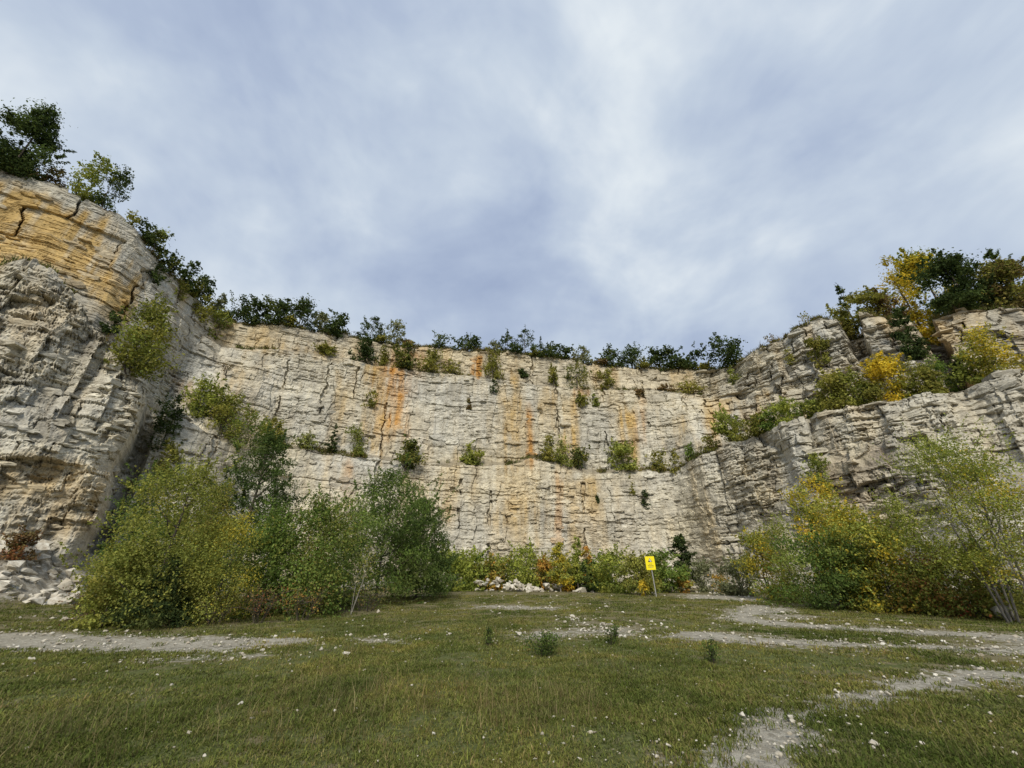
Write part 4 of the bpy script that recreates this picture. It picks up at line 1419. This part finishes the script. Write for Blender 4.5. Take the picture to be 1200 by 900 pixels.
# --- trees on the quarry floor, left thicket
GT_ = 'thicket on the left of the quarry floor'
floorl = [(270, 690, 516, 130, 'pine', 'pine', 'tall open dark pine standing behind the left thicket', 31, 0),
          (135, 712, 560, 96, 'shrub', [('green', 1), ('pine', 2)], 'dark green bush behind the yellow-green tree, left edge of thicket', 27, 0),
          (168, 734, 550, 150, 'tree', [('yolive', 3), ('olive', 2)], 'broad yellow-green tree at the left front of the thicket', None, 0),
          (120, 735, 640, 90, 'shrub', [('yolive', 2), ('olive', 2)], 'low yellowish bush at the left foot of the thicket', None, 0),
          (246, 730, 610, 110, 'shrub', [('yolive', 4), ('yellow', .5), ('olive', 1)], 'yellow-tinted bush in the middle front of the thicket', None, 0),
          (212, 718, 585, 90, 'shrub', 'olive', 'olive bush between yellow-green tree and open pine', 24, 0),
          (300, 722, 598, 100, 'shrub', 'green', 'green bush right of the yellow-tinted bush', None, 0),
          (352, 722, 590, 110, 'shrub', [('green', 3), ('olive', 1)], 'wide grey-green bush in the middle of the thicket', None, 0),
          (400, 712, 600, 110, 'shrub', [('green', 2), ('olive', 1), ('grey', 1)], 'green bush with bare grey twigs left of the large pine', None, 0),
          (440, 706, 560, 168, 'pine', [('pine', 2), ('green', 2)], 'large bushy pine at the right end of the thicket', None, 0.0),
          (487, 702, 590, 92, 'pine', 'pine', 'smaller dark pine hugging the right side of the large pine', 33, 0),
          (178, 736, 662, 84, 'spruce', 'dark', 'low dark conifer in the shade at the thicket front', None, 0),
          ]
for (u, vb, vt, w, k, pal, lab, rr, ln) in floorl:
    put('ground', u, vb, vt, w * 0.92, k, pal, lab, group=GT_, r=rr, dens=1.9 if k == 'pine' else 1.05, lean=ln)
put('ground', 112, 732, 690, 70, 'twig', [('red', 1), ('brown', 2)], 'reddish brown twiggy undergrowth at the left foot of the thicket', group=GT_, nst=16, leaves=700)
put('ground', 302, 730, 686, 60, 'twig', [('red', 1), ('brown', 2)], 'brown twiggy undergrowth under the grey-green bush', group=GT_, nst=14, leaves=420)
put('ground', 352, 727, 684, 60, 'twig', [('brown', 2), ('orange', 1)], 'rusty twiggy undergrowth in the middle of the thicket foot', group=GT_, nst=14, leaves=420)
put('ground', 428, 716, 684, 50, 'twig', [('brown', 2), ('olive', 1)], 'brown twigs at the foot of the large pine', group=GT_, nst=14, leaves=260)
put('ground', 407, 720, 628, 56, 'twig', 'olive', 'pale bare sapling standing in front of the green bush', group=GT_, nst=3, leaves=260)
put('ground', 250, 732, 700, 50, 'twig', [('brown', 2), ('olive', 2)], 'dry twigs at the foot of the yellow-tinted bush', group=GT_, nst=12, leaves=220)
put('ground', 12, 668, 622, 36, 'shrub', [('red', 1), ('brown', 4)], 'dark red bush on the scree at the left edge', r=38, dens=1.1)

# --- row at the foot of the back wall
GW = 'bushes at the foot of the back wall'
foot = [(538, 692, 645, 60, 'shrub', 'bright', 'bright green bush right of the large pine, first at the wall foot', None),
        (514, 690, 655, 30, 'shrub', 'green', 'green bush half hidden by the large pine', 42),
        (576, 690, 654, 36, 'shrub', [('yolive', 3), ('orange', 1)], 'yellowish bush behind the white rubble heap', 46),
        (613, 690, 642, 52, 'shrub', 'bright', 'rounded green bush right of the white rubble heap', None),
        (640, 686, 656, 18, 'shrub', [('orange', 2), ('yolive', 1)], 'small orange-red bush beside the rounded green bush', 46),
        (657, 690, 638, 28, 'slender', [('yellow', 1), ('yolive', 2)], 'thin yellow birch with pale stem at the wall foot', 44),
        (678, 690, 632, 14, 'slender', 'bright', 'slender green poplar sapling at the wall foot', 45),
        (691, 690, 643, 16, 'slender', [('orange', 1), ('yellow', 1)], 'slender orange sapling behind the small spruce', 47),
        (688, 693, 660, 34, 'spruce', 'pine', 'small dark spruce in the row at the wall foot', None),
        (660, 693, 672, 24, 'shrub', [('orange', 1), ('yellow', 1)], 'low orange and yellow bush below the yellow birch', None),
        (721, 695, 647, 46, 'shrub', [('bright', 2), ('yolive', 1)], 'tall green bush two places left of the sign', None),
        (746, 697, 654, 40, 'shrub', [('olive', 2), ('yolive', 1)], 'olive bush directly behind the sign, left side', None),
        (756, 699, 681, 11, 'shrub', 'yellow', 'small yellow plant at the foot of the sign', None),
        (785, 695, 648, 38, 'shrub', [('green', 2), ('bright', 1)], 'deep green bush right of the sign', None),
        (806, 690, 630, 26, 'slender', 'dark', 'thin dark leaning sapling against the wall right of the sign', 48),
        (802, 695, 676, 16, 'shrub', [('orange', 2), ('yolive', 1)], 'small orange bush right of the deep green bush', None),
        (828, 694, 658, 28, 'shrub', 'grey', 'grey-green thin bush between two orange ones', None),
        (846, 695, 674, 18, 'shrub', [('orange', 2), ('olive', 1)], 'orange bush left of the grey-olive bush', None),
        (556, 691, 652, 40, 'shrub', 'green', 'green bush between the first bright one and the rubble heap', 47),
        (594, 690, 655, 40, 'shrub', 'yolive', 'yellow-green bush above the middle of the rubble heap', 48),
        (636, 690, 652, 36, 'shrub', 'olive', 'olive bush right of the rounded green bush', 48),
        (668, 691, 655, 36, 'shrub', 'yolive', 'yellow-green bush between the birch and the small spruce', 49),
        (704, 692, 655, 36, 'shrub', 'green', 'green bush right of the small spruce', 49),
        (765, 694, 652, 36, 'shrub', 'olive', 'olive bush well behind the sign', 48),
        (868, 698, 656, 44, 'shrub', 'grey', 'grey-olive bush where the row meets the right trees', None)]
for (u, vb, vt, w, k, pal, lab, rr) in foot:
    put('ground', u, vb, vt, w * 1.2, k, pal, lab, group=GW, r=rr, dens=1.6, bark=M_PALE if 'pale' in lab else None)

# --- right thicket
GX = 'autumn trees on the right of the quarry floor'
floorr = [(904, 702, 625, 60, 'shrub', [('yolive', 2), ('bright', 1), ('yellow', 1)], 'yellow-green bush at the left front of the right trees', None),
          (930, 695, 612, 66, 'shrub', 'yolive', 'taller yellow-green bush behind the left front one', 33),
          (990, 690, 570, 70, 'tree', [('yellow', 2), ('yolive', 2)], 'golden-topped tree rising behind the dark green bush', 36),
          (1012, 700, 590, 90, 'shrub', [('yolive', 2), ('bright', 1), ('yellow', 1.5)], 'yellow-green tree right behind the dark green bush', 29),
          (978, 714, 628, 116, 'shrub', [('dark', 1), ('green', 3)], 'dark green bush in the middle front of the right trees', None),
          (1050, 718, 616, 116, 'shrub', [('yolive', 3), ('bright', 2), ('yellow', 1.2), ('orange', .6)], 'olive and orange bush right of the dark green bush', None),
          (1112, 722, 655, 90, 'shrub', [('red', 1.4), ('bright', 1), ('yolive', 3)], 'reddish olive bush at the right front', None),
          (1145, 700, 640, 70, 'shrub', [('red', 1), ('yolive', 2), ('bright', 1)], 'red and green bush below the tall open tree', 26),
          (1092, 690, 590, 80, 'shrub', [('bright', 2), ('yolive', 2)], 'bright green bush at the left foot of the tall open tree', 28),
          (1172, 700, 516, 170, 'open', [('bright', 2), ('yolive', 3)], 'tall open tree with pale stems at the right edge', 25),
          (1212, 705, 540, 110, 'open', [('bright', 2), ('yellow', 1), ('yolive', 2)], 'second open tree cut by the right edge', 24),
          (1175, 712, 640, 60, 'spruce', 'dark', 'dark conifer under the two open trees', 27),
          (1186, 724, 690, 70, 'shrub', [('yolive', 1), ('olive', 2)], 'low olive bush at the right edge of the meadow', None)]
for (u, vb, vt, w, k, pal, lab, rr) in floorr:
    put('ground', u, vb, vt, w, k, pal, lab, group=GX, r=rr, dens=0.5 if k == 'open' else 1.1, bark=M_GREYB if k == 'open' else None)

# --- weeds in the meadow
for (u, vb, vt, w, lab) in [(634, 768, 738, 46, 'dark bushy weed in the middle of the meadow'), (716, 755, 732, 20, 'small dark weed right of the bushy one'),
                            (838, 776, 754, 24, 'dark weed in the grass below the gravel track'), (572, 757, 742, 12, 'thin weed left of the bushy one')]:
    put('ground', u, vb, vt, w, 'twig', [('dark', 1), ('green', 1)], lab, name='weed', cat='weed', group='weeds in the meadow', nst=16 if w > 30 else 8, leaves=1500 if w > 30 else 420)

# ------------------------------------------------------------------ sign
M_YEL = mat_plain('yellow_plate', (0.80, 0.68, 0.010), 0.45, 0.4, 0.0, 0.05, 6.0)
M_BLK = mat_plain('black_print', (0.02, 0.02, 0.02), 0.5)
M_WHT = mat_plain('white_print', (0.75, 0.75, 0.70), 0.5)
M_ZINC = mat_plain('zinc_pole', (0.42, 0.42, 0.41), 0.45, 0.5, 0.55, 0.12, 14.0)
sp_ = ground_pt(769.5, 700)
sh = height_to(sp_, 652)
sgn = empty('warning_sign', sp_, 'yellow warning sign with black rockfall triangle on a grey pole', 'sign')
T = Tubes(12)
T.add([(0, 0, -0.3), (-0.06, 0, sh * 0.5), (-0.13, 0, sh - 0.05)], [0.04, 0.04, 0.04])
T.build('pole', M_ZINC, sgn)
mpx = depth_of(sp_) / F
pw, ph = 11.3 * mpx, 16.3 / 48.0 * sh


def plate_mesh(name, outline, y0, y1, mat, parent):
    n = len(outline)
    vs = [(x, y0, z) for x, z in outline] + [(x, y1, z) for x, z in outline]
    me = bpy.data.meshes.new(name)
    fs = [list(range(n)), list(range(2 * n - 1, n - 1, -1))] + [[k, k + n, (k + 1) % n + n, (k + 1) % n] for k in range(n)]
    me.from_pydata([tuple(map(float, v)) for v in vs], [], fs)
    me.materials.append(mat)
    o = bpy.data.objects.new(name, me)
    COL.objects.link(o)
    o.parent = parent
    return o


def rrect(cx, cz, w, h, r=0.03, k=4):
    out = []
    for (sx, sz, a0) in ((1, 1, 0), (-1, 1, 90), (-1, -1, 180), (1, -1, 270)):
        for q in range(k + 1):
            a = R(a0 + 90 * q / k)
            out.append((cx + sx * (w / 2 - r) + r * math.cos(a), cz + sz * (h / 2 - r) + r * math.sin(a)))
    return out


plate_c = (-0.13, sh - ph / 2)
plate = plate_mesh('plate', rrect(0, 0, pw, ph, 0.03), -0.046, -0.042, M_YEL, sgn)
plate.location = (plate_c[0], 0, plate_c[1])
plate.rotation_euler = (0, R(-1.5), 0)
tri = plate_mesh('warning_triangle', [(-0.17, 0.07), (0.17, 0.07), (0, 0.35)], -0.049, -0.0465, M_BLK, plate)
plate_mesh('triangle_field', [(-0.115, 0.10), (0.115, 0.10), (0, 0.29)], -0.0515, -0.0492, M_WHT, tri)
plate_mesh('rock_pictogram', [(-0.11, 0.103), (0.0, 0.103), (-0.02, 0.14), (-0.03, 0.19), (-0.055, 0.20)], -0.054, -0.0518, M_BLK, tri)
plate_mesh('falling_stone', [(0.02, 0.15), (0.05, 0.16), (0.045, 0.19), (0.015, 0.185)], -0.054, -0.0518, M_BLK, tri)
plate_mesh('falling_stone', [(0.05, 0.11), (0.08, 0.115), (0.075, 0.14), (0.045, 0.135)], -0.054, -0.0518, M_BLK, tri)
for zz, runs in ((-0.07, [(-0.13, -0.02), (0.0, 0.12)]), (-0.17, [(-0.22, -0.06), (-0.04, 0.07), (0.09, 0.22)]), (-0.27, [(-0.2, 0.02), (0.04, 0.21)])):
    for (x0, x1) in runs:
        plate_mesh('print_line', [(x0, zz - 0.016), (x1, zz - 0.016), (x1, zz + 0.016), (x0, zz + 0.016)], -0.049, -0.0465, M_BLK, plate)
for zz in (ph * 0.32, -ph * 0.32):
    T = Tubes(8)
    T.add([(-0.05, 0.0, zz), (0.05, 0.0, zz)], [0.052, 0.052])
    T.build('clamp', M_ZINC, plate)

# ------------------------------------------------------------------ stones
def stone_mesh(seed):
    g = np.random.default_rng(seed)
    import bmesh
    bm = bmesh.new()
    pts = g.normal(size=(13, 3))
    pts /= np.linalg.norm(pts, axis=1)[:, None]
    pts *= np.array([0.5, 0.38, 0.27]) * (0.8 + 0.4 * g.random((13, 1)))
    for p in pts:
        bm.verts.new(p)
    res = bmesh.ops.convex_hull(bm, input=bm.verts)
    bmesh.ops.delete(bm, geom=[e for e in res['geom_interior'] if isinstance(e, bmesh.types.BMVert)], context='VERTS')
    me = bpy.data.meshes.new('stone')
    bm.to_mesh(me)
    bm.free()
    me.materials.append(M_STONE)
    return me


SM = [stone_mesh(300 + k) for k in range(10)]


def stone(name, label, cat, group, P, size, g):
    o = bpy.data.objects.new(name, SM[int(g.integers(len(SM)))])
    o.location = (P[0], P[1], P[2] + size * 0.10)
    o.rotation_euler = (g.normal() * .25, g.normal() * .25, g.random() * 6.28)
    o.scale = (size, size * (0.8 + 0.4 * g.random()), size * (0.7 + 0.5 * g.random()))
    COL.objects.link(o)
    setp(o, label, cat, group)
    return o


g = np.random.default_rng(77)
# meadow stones
for k in range(150):
    while True:
        u, v = g.uniform(380, 960), g.uniform(698, 790)
        if g.random() < (1.0 if 705 < v < 757 else 0.35) * (1.0 if u > 560 else 0.5):
            break
    P = ground_pt(u, v)
    sz = depth_of(P) / F * g.uniform(1.6, 4.2)
    stone('stone', 'small white limestone piece lying loose in the meadow grass', 'stone', 'stones in the meadow', P, sz, g)
for k in range(40):
    u, v = g.uniform(0, 1200), g.uniform(770, 895)
    P = ground_pt(u, v)
    stone('stone', 'little pale pebble-sized stone in the nearest grass', 'stone', 'stones in the nearest grass', P, g.uniform(0.03, 0.09), g)
singles = [(221, 860, 8, 'bright white stone in the nearest grass on the left'), (75, 728, 13, 'white stone on the verge left of the gravel track'),
           (405, 768, 12, 'flat white stone in the grass below the thicket'), (1019, 787, 5, 'white stone in the grass between wheel track and footpath'),
           (1040, 860, 6, 'white stone in the grass right of the footpath'), (766, 696, 7, 'white boulder just left of the sign pole'),
           (707, 732, 9, 'largest white stone of the stony strip in the meadow'), (671, 723, 7, 'white stone at the top of the stony strip'),
           (868, 705, 9, 'white boulder on the gravel before the right trees'), (443, 718, 7, 'white stone in the grass before the large pine'),
           (936, 862, 7, 'pale stone at the right side of the worn footpath')]
for (u, v, w, lab) in singles:
    P = ground_pt(u, v)
    stone('stone', lab, 'stone', None, P, depth_of(P) / F * w, g)
# stony strip
for k in range(60):
    t = g.random()
    u = 660 + 120 * t + g.normal() * 12
    v = 724 + 18 * math.sin(t * 3.0) + g.normal() * 4
    P = ground_pt(u, v)
    stone('stone', 'broken white stone of the stony strip crossing the meadow', 'stone', 'stones of the stony strip', P, depth_of(P) / F * g.uniform(2.5, 6.5), g)
# rubble heap in the middle
for k in range(80):
    t = g.random()
    u = 556 + 84 * t + g.normal() * 5
    P = ground_pt(u, 695)
    a = math.atan2(P[0], P[1])
    r_ = 42 + 3.0 * g.random()
    x, y = math.sin(a) * r_, math.cos(a) * r_
    hh = 1.1 * g.random() ** 1.4 * (1 - 0.6 * abs(t - 0.35))
    stone('rubble_rock', 'jagged white rock of the rubble heap under the back wall', 'rock', 'rocks of the rubble heap', (x, y, float(ground_z(x, y)) + hh - 0.1), g.uniform(0.3, 0.95), g)
# scree of the left and right corners
for (u0, u1, v0, v1, n, lab, grp, rr0, rr1) in [
        (-10, 110, 640, 690, 130, 'fallen pale rock on the scree below the left buttress', 'rocks on the left scree', 34, 41),
        (1060, 1210, 560, 700, 150, 'white fallen rock on the steep scree behind the right trees', 'rocks on the right scree', 29, 42),
        (640, 900, 690, 698, 110, 'fallen rock along the foot of the back wall', 'rocks at the foot of the back wall', 43, 54)]:
    for k in range(n):
        u = g.uniform(u0, u1)
        a = az_of(u, g.uniform(v0, v1))
        r_ = g.uniform(rr0, rr1)
        x, y = math.sin(a) * r_, math.cos(a) * r_
        stone('scree_rock', lab, 'rock', grp, (x, y, float(ground_z(x, y))), 0.22 + 1.25 * g.random() ** 3.2, g)
# two leaning slabs by the right open trees
for (u, v, w, lab) in [(1158, 690, 12, 'pale upright rock slab leaning at the foot of the open trees'), (1172, 692, 9, 'smaller pale slab beside the leaning one')]:
    a = az_of(u, v)
    r_ = 25.5
    x, y = math.sin(a) * r_, math.cos(a) * r_
    o = stone('rock_slab', lab, 'rock', None, (x, y, float(ground_z(x, y)) + .25), 0.55, g)
    o.rotation_euler = (0.2, 1.15, 0.4)

# ------------------------------------------------------------------ grass (uncountable)
tuft_col = bpy.data.collections.new('tuft_sources')


def tuft(seed, n, hmin, hmax, spread, wid, cols):
    g = np.random.default_rng(seed)
    V, Fc, C = [], [], []
    for k in range(n):
        an = g.random() * 6.283
        rr = spread * g.random() ** .6
        b = np.array([math.cos(an) * rr, math.sin(an) * rr, -0.01])
        h = hmin + (hmax - hmin) * g.random() ** 1.5
        la = g.random() * 6.283
        ln = h * (0.35 + 0.9 * g.random())
        d = np.array([math.cos(la), math.sin(la), 0])
        s = np.array([-d[1], d[0], 0]) * wid * (0.7 + 0.6 * g.random())
        p1 = b + d * ln * .35 + np.array([0, 0, h * .65])
        p2 = b + d * ln + np.array([0, 0, h * (0.75 + .25 * g.random())])
        i0 = len(V)
        V += [b - s, b + s, p1 + s * .8, p1 - s * .8, p2 + s * .2, p2 - s * .2]
        Fc += [[i0, i0 + 1, i0 + 2, i0 + 3], [i0 + 3, i0 + 2, i0 + 4, i0 + 5]]
        c = np.array(cols[int(g.integers(len(cols)))]) * (0.75 + 0.5 * g.random())
        C += [c] * 6
    o = mesh_np('grass_tuft', np.array(V), np.array(Fc), M_GRASS, np.array(C))
    COL.objects.unlink(o)
    return o


GREEN = [(.130, .155, .042), (.175, .195, .058), (.100, .128, .036), (.175, .182, .058), (.120, .142, .036), (.205, .188, .085)]
STRAW = [(.190, .155, .080), (.150, .125, .060), (.120, .110, .045), (.23, .19, .105)]
TUFTS = {'short': [tuft(400 + k, 24, .015, .045, .10, .0045, GREEN) for k in range(6)],
         'rough': [tuft(420 + k, 20, .03, .085, .12, .005, GREEN + GREEN + STRAW[:2]) for k in range(5)],
         'stalk': [tuft(440 + k, 7, .12, .32, .10, .0022, STRAW) for k in range(4)],
         'coarse': [tuft(460 + k, 26, .25, .75, .40, .035, GREEN + STRAW) for k in range(4)]}


def scatter(name, label, kind, pts, scales, seed):
    """one object that carries tufts on its points"""
    col = bpy.data.collections.new('tufts_' + kind + str(seed))
    for o in TUFTS[kind]:
        col.objects.link(o)
    g = np.random.default_rng(seed)
    n = len(pts)
    me = bpy.data.meshes.new(name)
    me.vertices.add(n)
    me.vertices.foreach_set('co', np.asarray(pts, np.float32).ravel())
    at = me.attributes.new('rot', 'FLOAT', 'POINT')
    at.data.foreach_set('value', (g.random(n) * 6.283).astype(np.float32))
    at = me.attributes.new('scl', 'FLOAT', 'POINT')
    at.data.foreach_set('value', np.asarray(scales, np.float32))
    o = bpy.data.objects.new(name, me)
    COL.objects.link(o)
    setp(o, label, None, None, 'stuff')
    ng = bpy.data.node_groups.new('scatter_' + name, 'GeometryNodeTree')
    ng.interface.new_socket('Geometry', in_out='INPUT', socket_type='NodeSocketGeometry')
    ng.interface.new_socket('Geometry', in_out='OUTPUT', socket_type='NodeSocketGeometry')
    N = ng.nodes
    gi, go = N.new('NodeGroupInput'), N.new('NodeGroupOutput')
    ci = N.new('GeometryNodeCollectionInfo')
    ci.inputs['Collection'].default_value = col
    ci.inputs['Separate Children'].default_value = True
    ci.inputs['Reset Children'].default_value = True
    mp = N.new('GeometryNodeMeshToPoints')
    io = N.new('GeometryNodeInstanceOnPoints')
    io.inputs['Pick Instance'].default_value = True
    ra = N.new('GeometryNodeInputNamedAttribute')
    ra.data_type = 'FLOAT'
    ra.inputs['Name'].default_value = 'rot'
    sa = N.new('GeometryNodeInputNamedAttribute')
    sa.data_type = 'FLOAT'
    sa.inputs['Name'].default_value = 'scl'
    cx = N.new('ShaderNodeCombineXYZ')
    L = ng.links.new
    L(ra.outputs['Attribute'], cx.inputs[2])
    L(gi.outputs[0], mp.inputs[0])
    L(mp.outputs[0], io.inputs['Points'])
    L(ci.outputs[0], io.inputs['Instance'])
    L(cx.outputs[0], io.inputs['Rotation'])
    L(sa.outputs['Attribute'], io.inputs['Scale'])
    L(io.outputs[0], go.inputs[0])
    md = o.modifiers.new('scatter', 'NODES')
    md.node_group = ng
    return o


def meadow_points(n, r0, r1, seed, keep_gravel=0.03, amax=66):
    g = np.random.default_rng(seed)
    a = g.uniform(-amax, amax, n) * DEG
    r = r0 * (r1 / r0) ** g.random(n)
    # even per unit of picture: log distance
    x, y = np.sin(a) * r, np.cos(a) * r
    sd_ = gravel_sd(x, y)
    p = np.clip(0.30 - sd_ / (0.5 + 0.03 * r) + 0.5 * fbm(x / 0.6, y / 0.6, 3, 172), keep_gravel, 1) * (1 - 0.93 * scree_mask(x, y))
    patch = sstep(-0.55, 0.25, fbm(x / 1.1, y / 1.1, 3, 171))
    k = g.random(n) < p * (0.22 + 0.78 * patch) * (0.50 + 0.50 * sstep(-0.65, 0.0, fbm(x / 3.1, y / 3.1, 3, 173)))
    x, y, r = x[k], y[k], r[k]
    return np.stack([x, y, ground_z(x, y)], -1), r


pts, rr = meadow_points(75000, 3.6, 36, 501)
scatter('grass', 'short green turf of the quarry meadow', 'short', pts, (0.75 + 0.5 * RNG.random(len(pts))) * (0.8 + rr / 22), 511)
pts, rr = meadow_points(12000, 3.6, 42, 502)
scatter('rough_grass', 'rougher green and straw coloured grass clumps in the meadow', 'rough', pts, (0.6 + 0.6 * RNG.random(len(pts))) * (0.8 + rr / 26), 512)
pts, rr = meadow_points(5200, 5.5, 24, 503, 0.02)
k = (fbm(pts[:, 0] / 2.2, pts[:, 1] / 2.2, 2, 181) > 0.05 - 0.35 * (pts[:, 0] < -2.5) * (rr > 7)) & ((pts[:, 0] < 2) | (RNG.random(len(pts)) < 0.2))
pts, rr = pts[k], rr[k]
scatter('dry_grass', 'tall thin dry grass stalks on the left of the meadow', 'stalk', pts, 0.6 + 0.6 * RNG.random(len(pts)), 513)
# coarse grass on rims and benches
P_ = []
for seg, f0, f1, n in ((5, 0.01, 0.30, 2600), (1, 0.15, 0.95, 900), (3, 0.1, 0.9, 420)):
    rws = np.where(tags == seg)[0]
    i_ = rws[np.clip((RNG.uniform(f0, f1, n) * len(rws)).astype(int), 0, len(rws) - 1)]
    c_ = RNG.integers(20, NC - 30, n)
    keep = fbm(AZ[c_] * 55 / 3.0, AZ[c_] * 0 + seg, 3, 191) > (-0.25 if seg == 5 else 0.0)
    if seg == 3:
        keep &= (AZ[c_] > -40 * DEG) & (AZ[c_] < 28 * DEG)
    P_.append(VX[i_, c_][keep])
P_ = np.concatenate(P_)
scatter('ledge_grass', 'coarse grass fringing the rims and ledges of the quarry wall', 'coarse', P_, 0.5 + 0.6 * RNG.random(len(P_)), 514)

# small stones, too many to count
TUFTS['pebble'] = []
for k in range(6):
    o = bpy.data.objects.new('pebble_source', SM[k])
    TUFTS['pebble'].append(o)
gp = np.random.default_rng(601)
n = 14000
uu, vv = gp.uniform(-40, 1240, n), 698 + 200 * gp.random(n) ** 1.7
dd = np.stack([(uu - 600) / F, CT - (450 - vv) / F * ST, ST + (450 - vv) / F * CT], -1)
sc_ = EYE / np.maximum(-dd[:, 2], 0.03)
xx, yy = dd[:, 0] * sc_, dd[:, 1] * sc_
sd_ = gravel_sd(xx, yy)
near = np.exp(-np.clip(-sd_, 0, 9) / 0.9)
dens_ = (0.02 + 0.55 * near + 0.25 * sstep(0.0, 0.5, fbm(xx / 2.5, yy / 2.5, 3, 602)) * (yy > 9)) * (0.35 + 0.65 * sstep(7, 13, yy)) * np.where(sd_ > 0, 1.6, 1.0)
k = (gp.random(n) < dens_) & (np.hypot(xx, yy) < 44)
xx, yy = xx[k], yy[k]
rr = np.hypot(xx, yy)
scatter('gravel', 'loose white gravel strewn over the tracks and the thin turf', 'pebble', np.stack([xx, yy, ground_z(xx, yy) + 0.015], -1),
        np.clip(gp.lognormal(-3.6, 0.55, len(xx)) * (0.30 + rr / 11.0), 0.010, 0.30), 611)
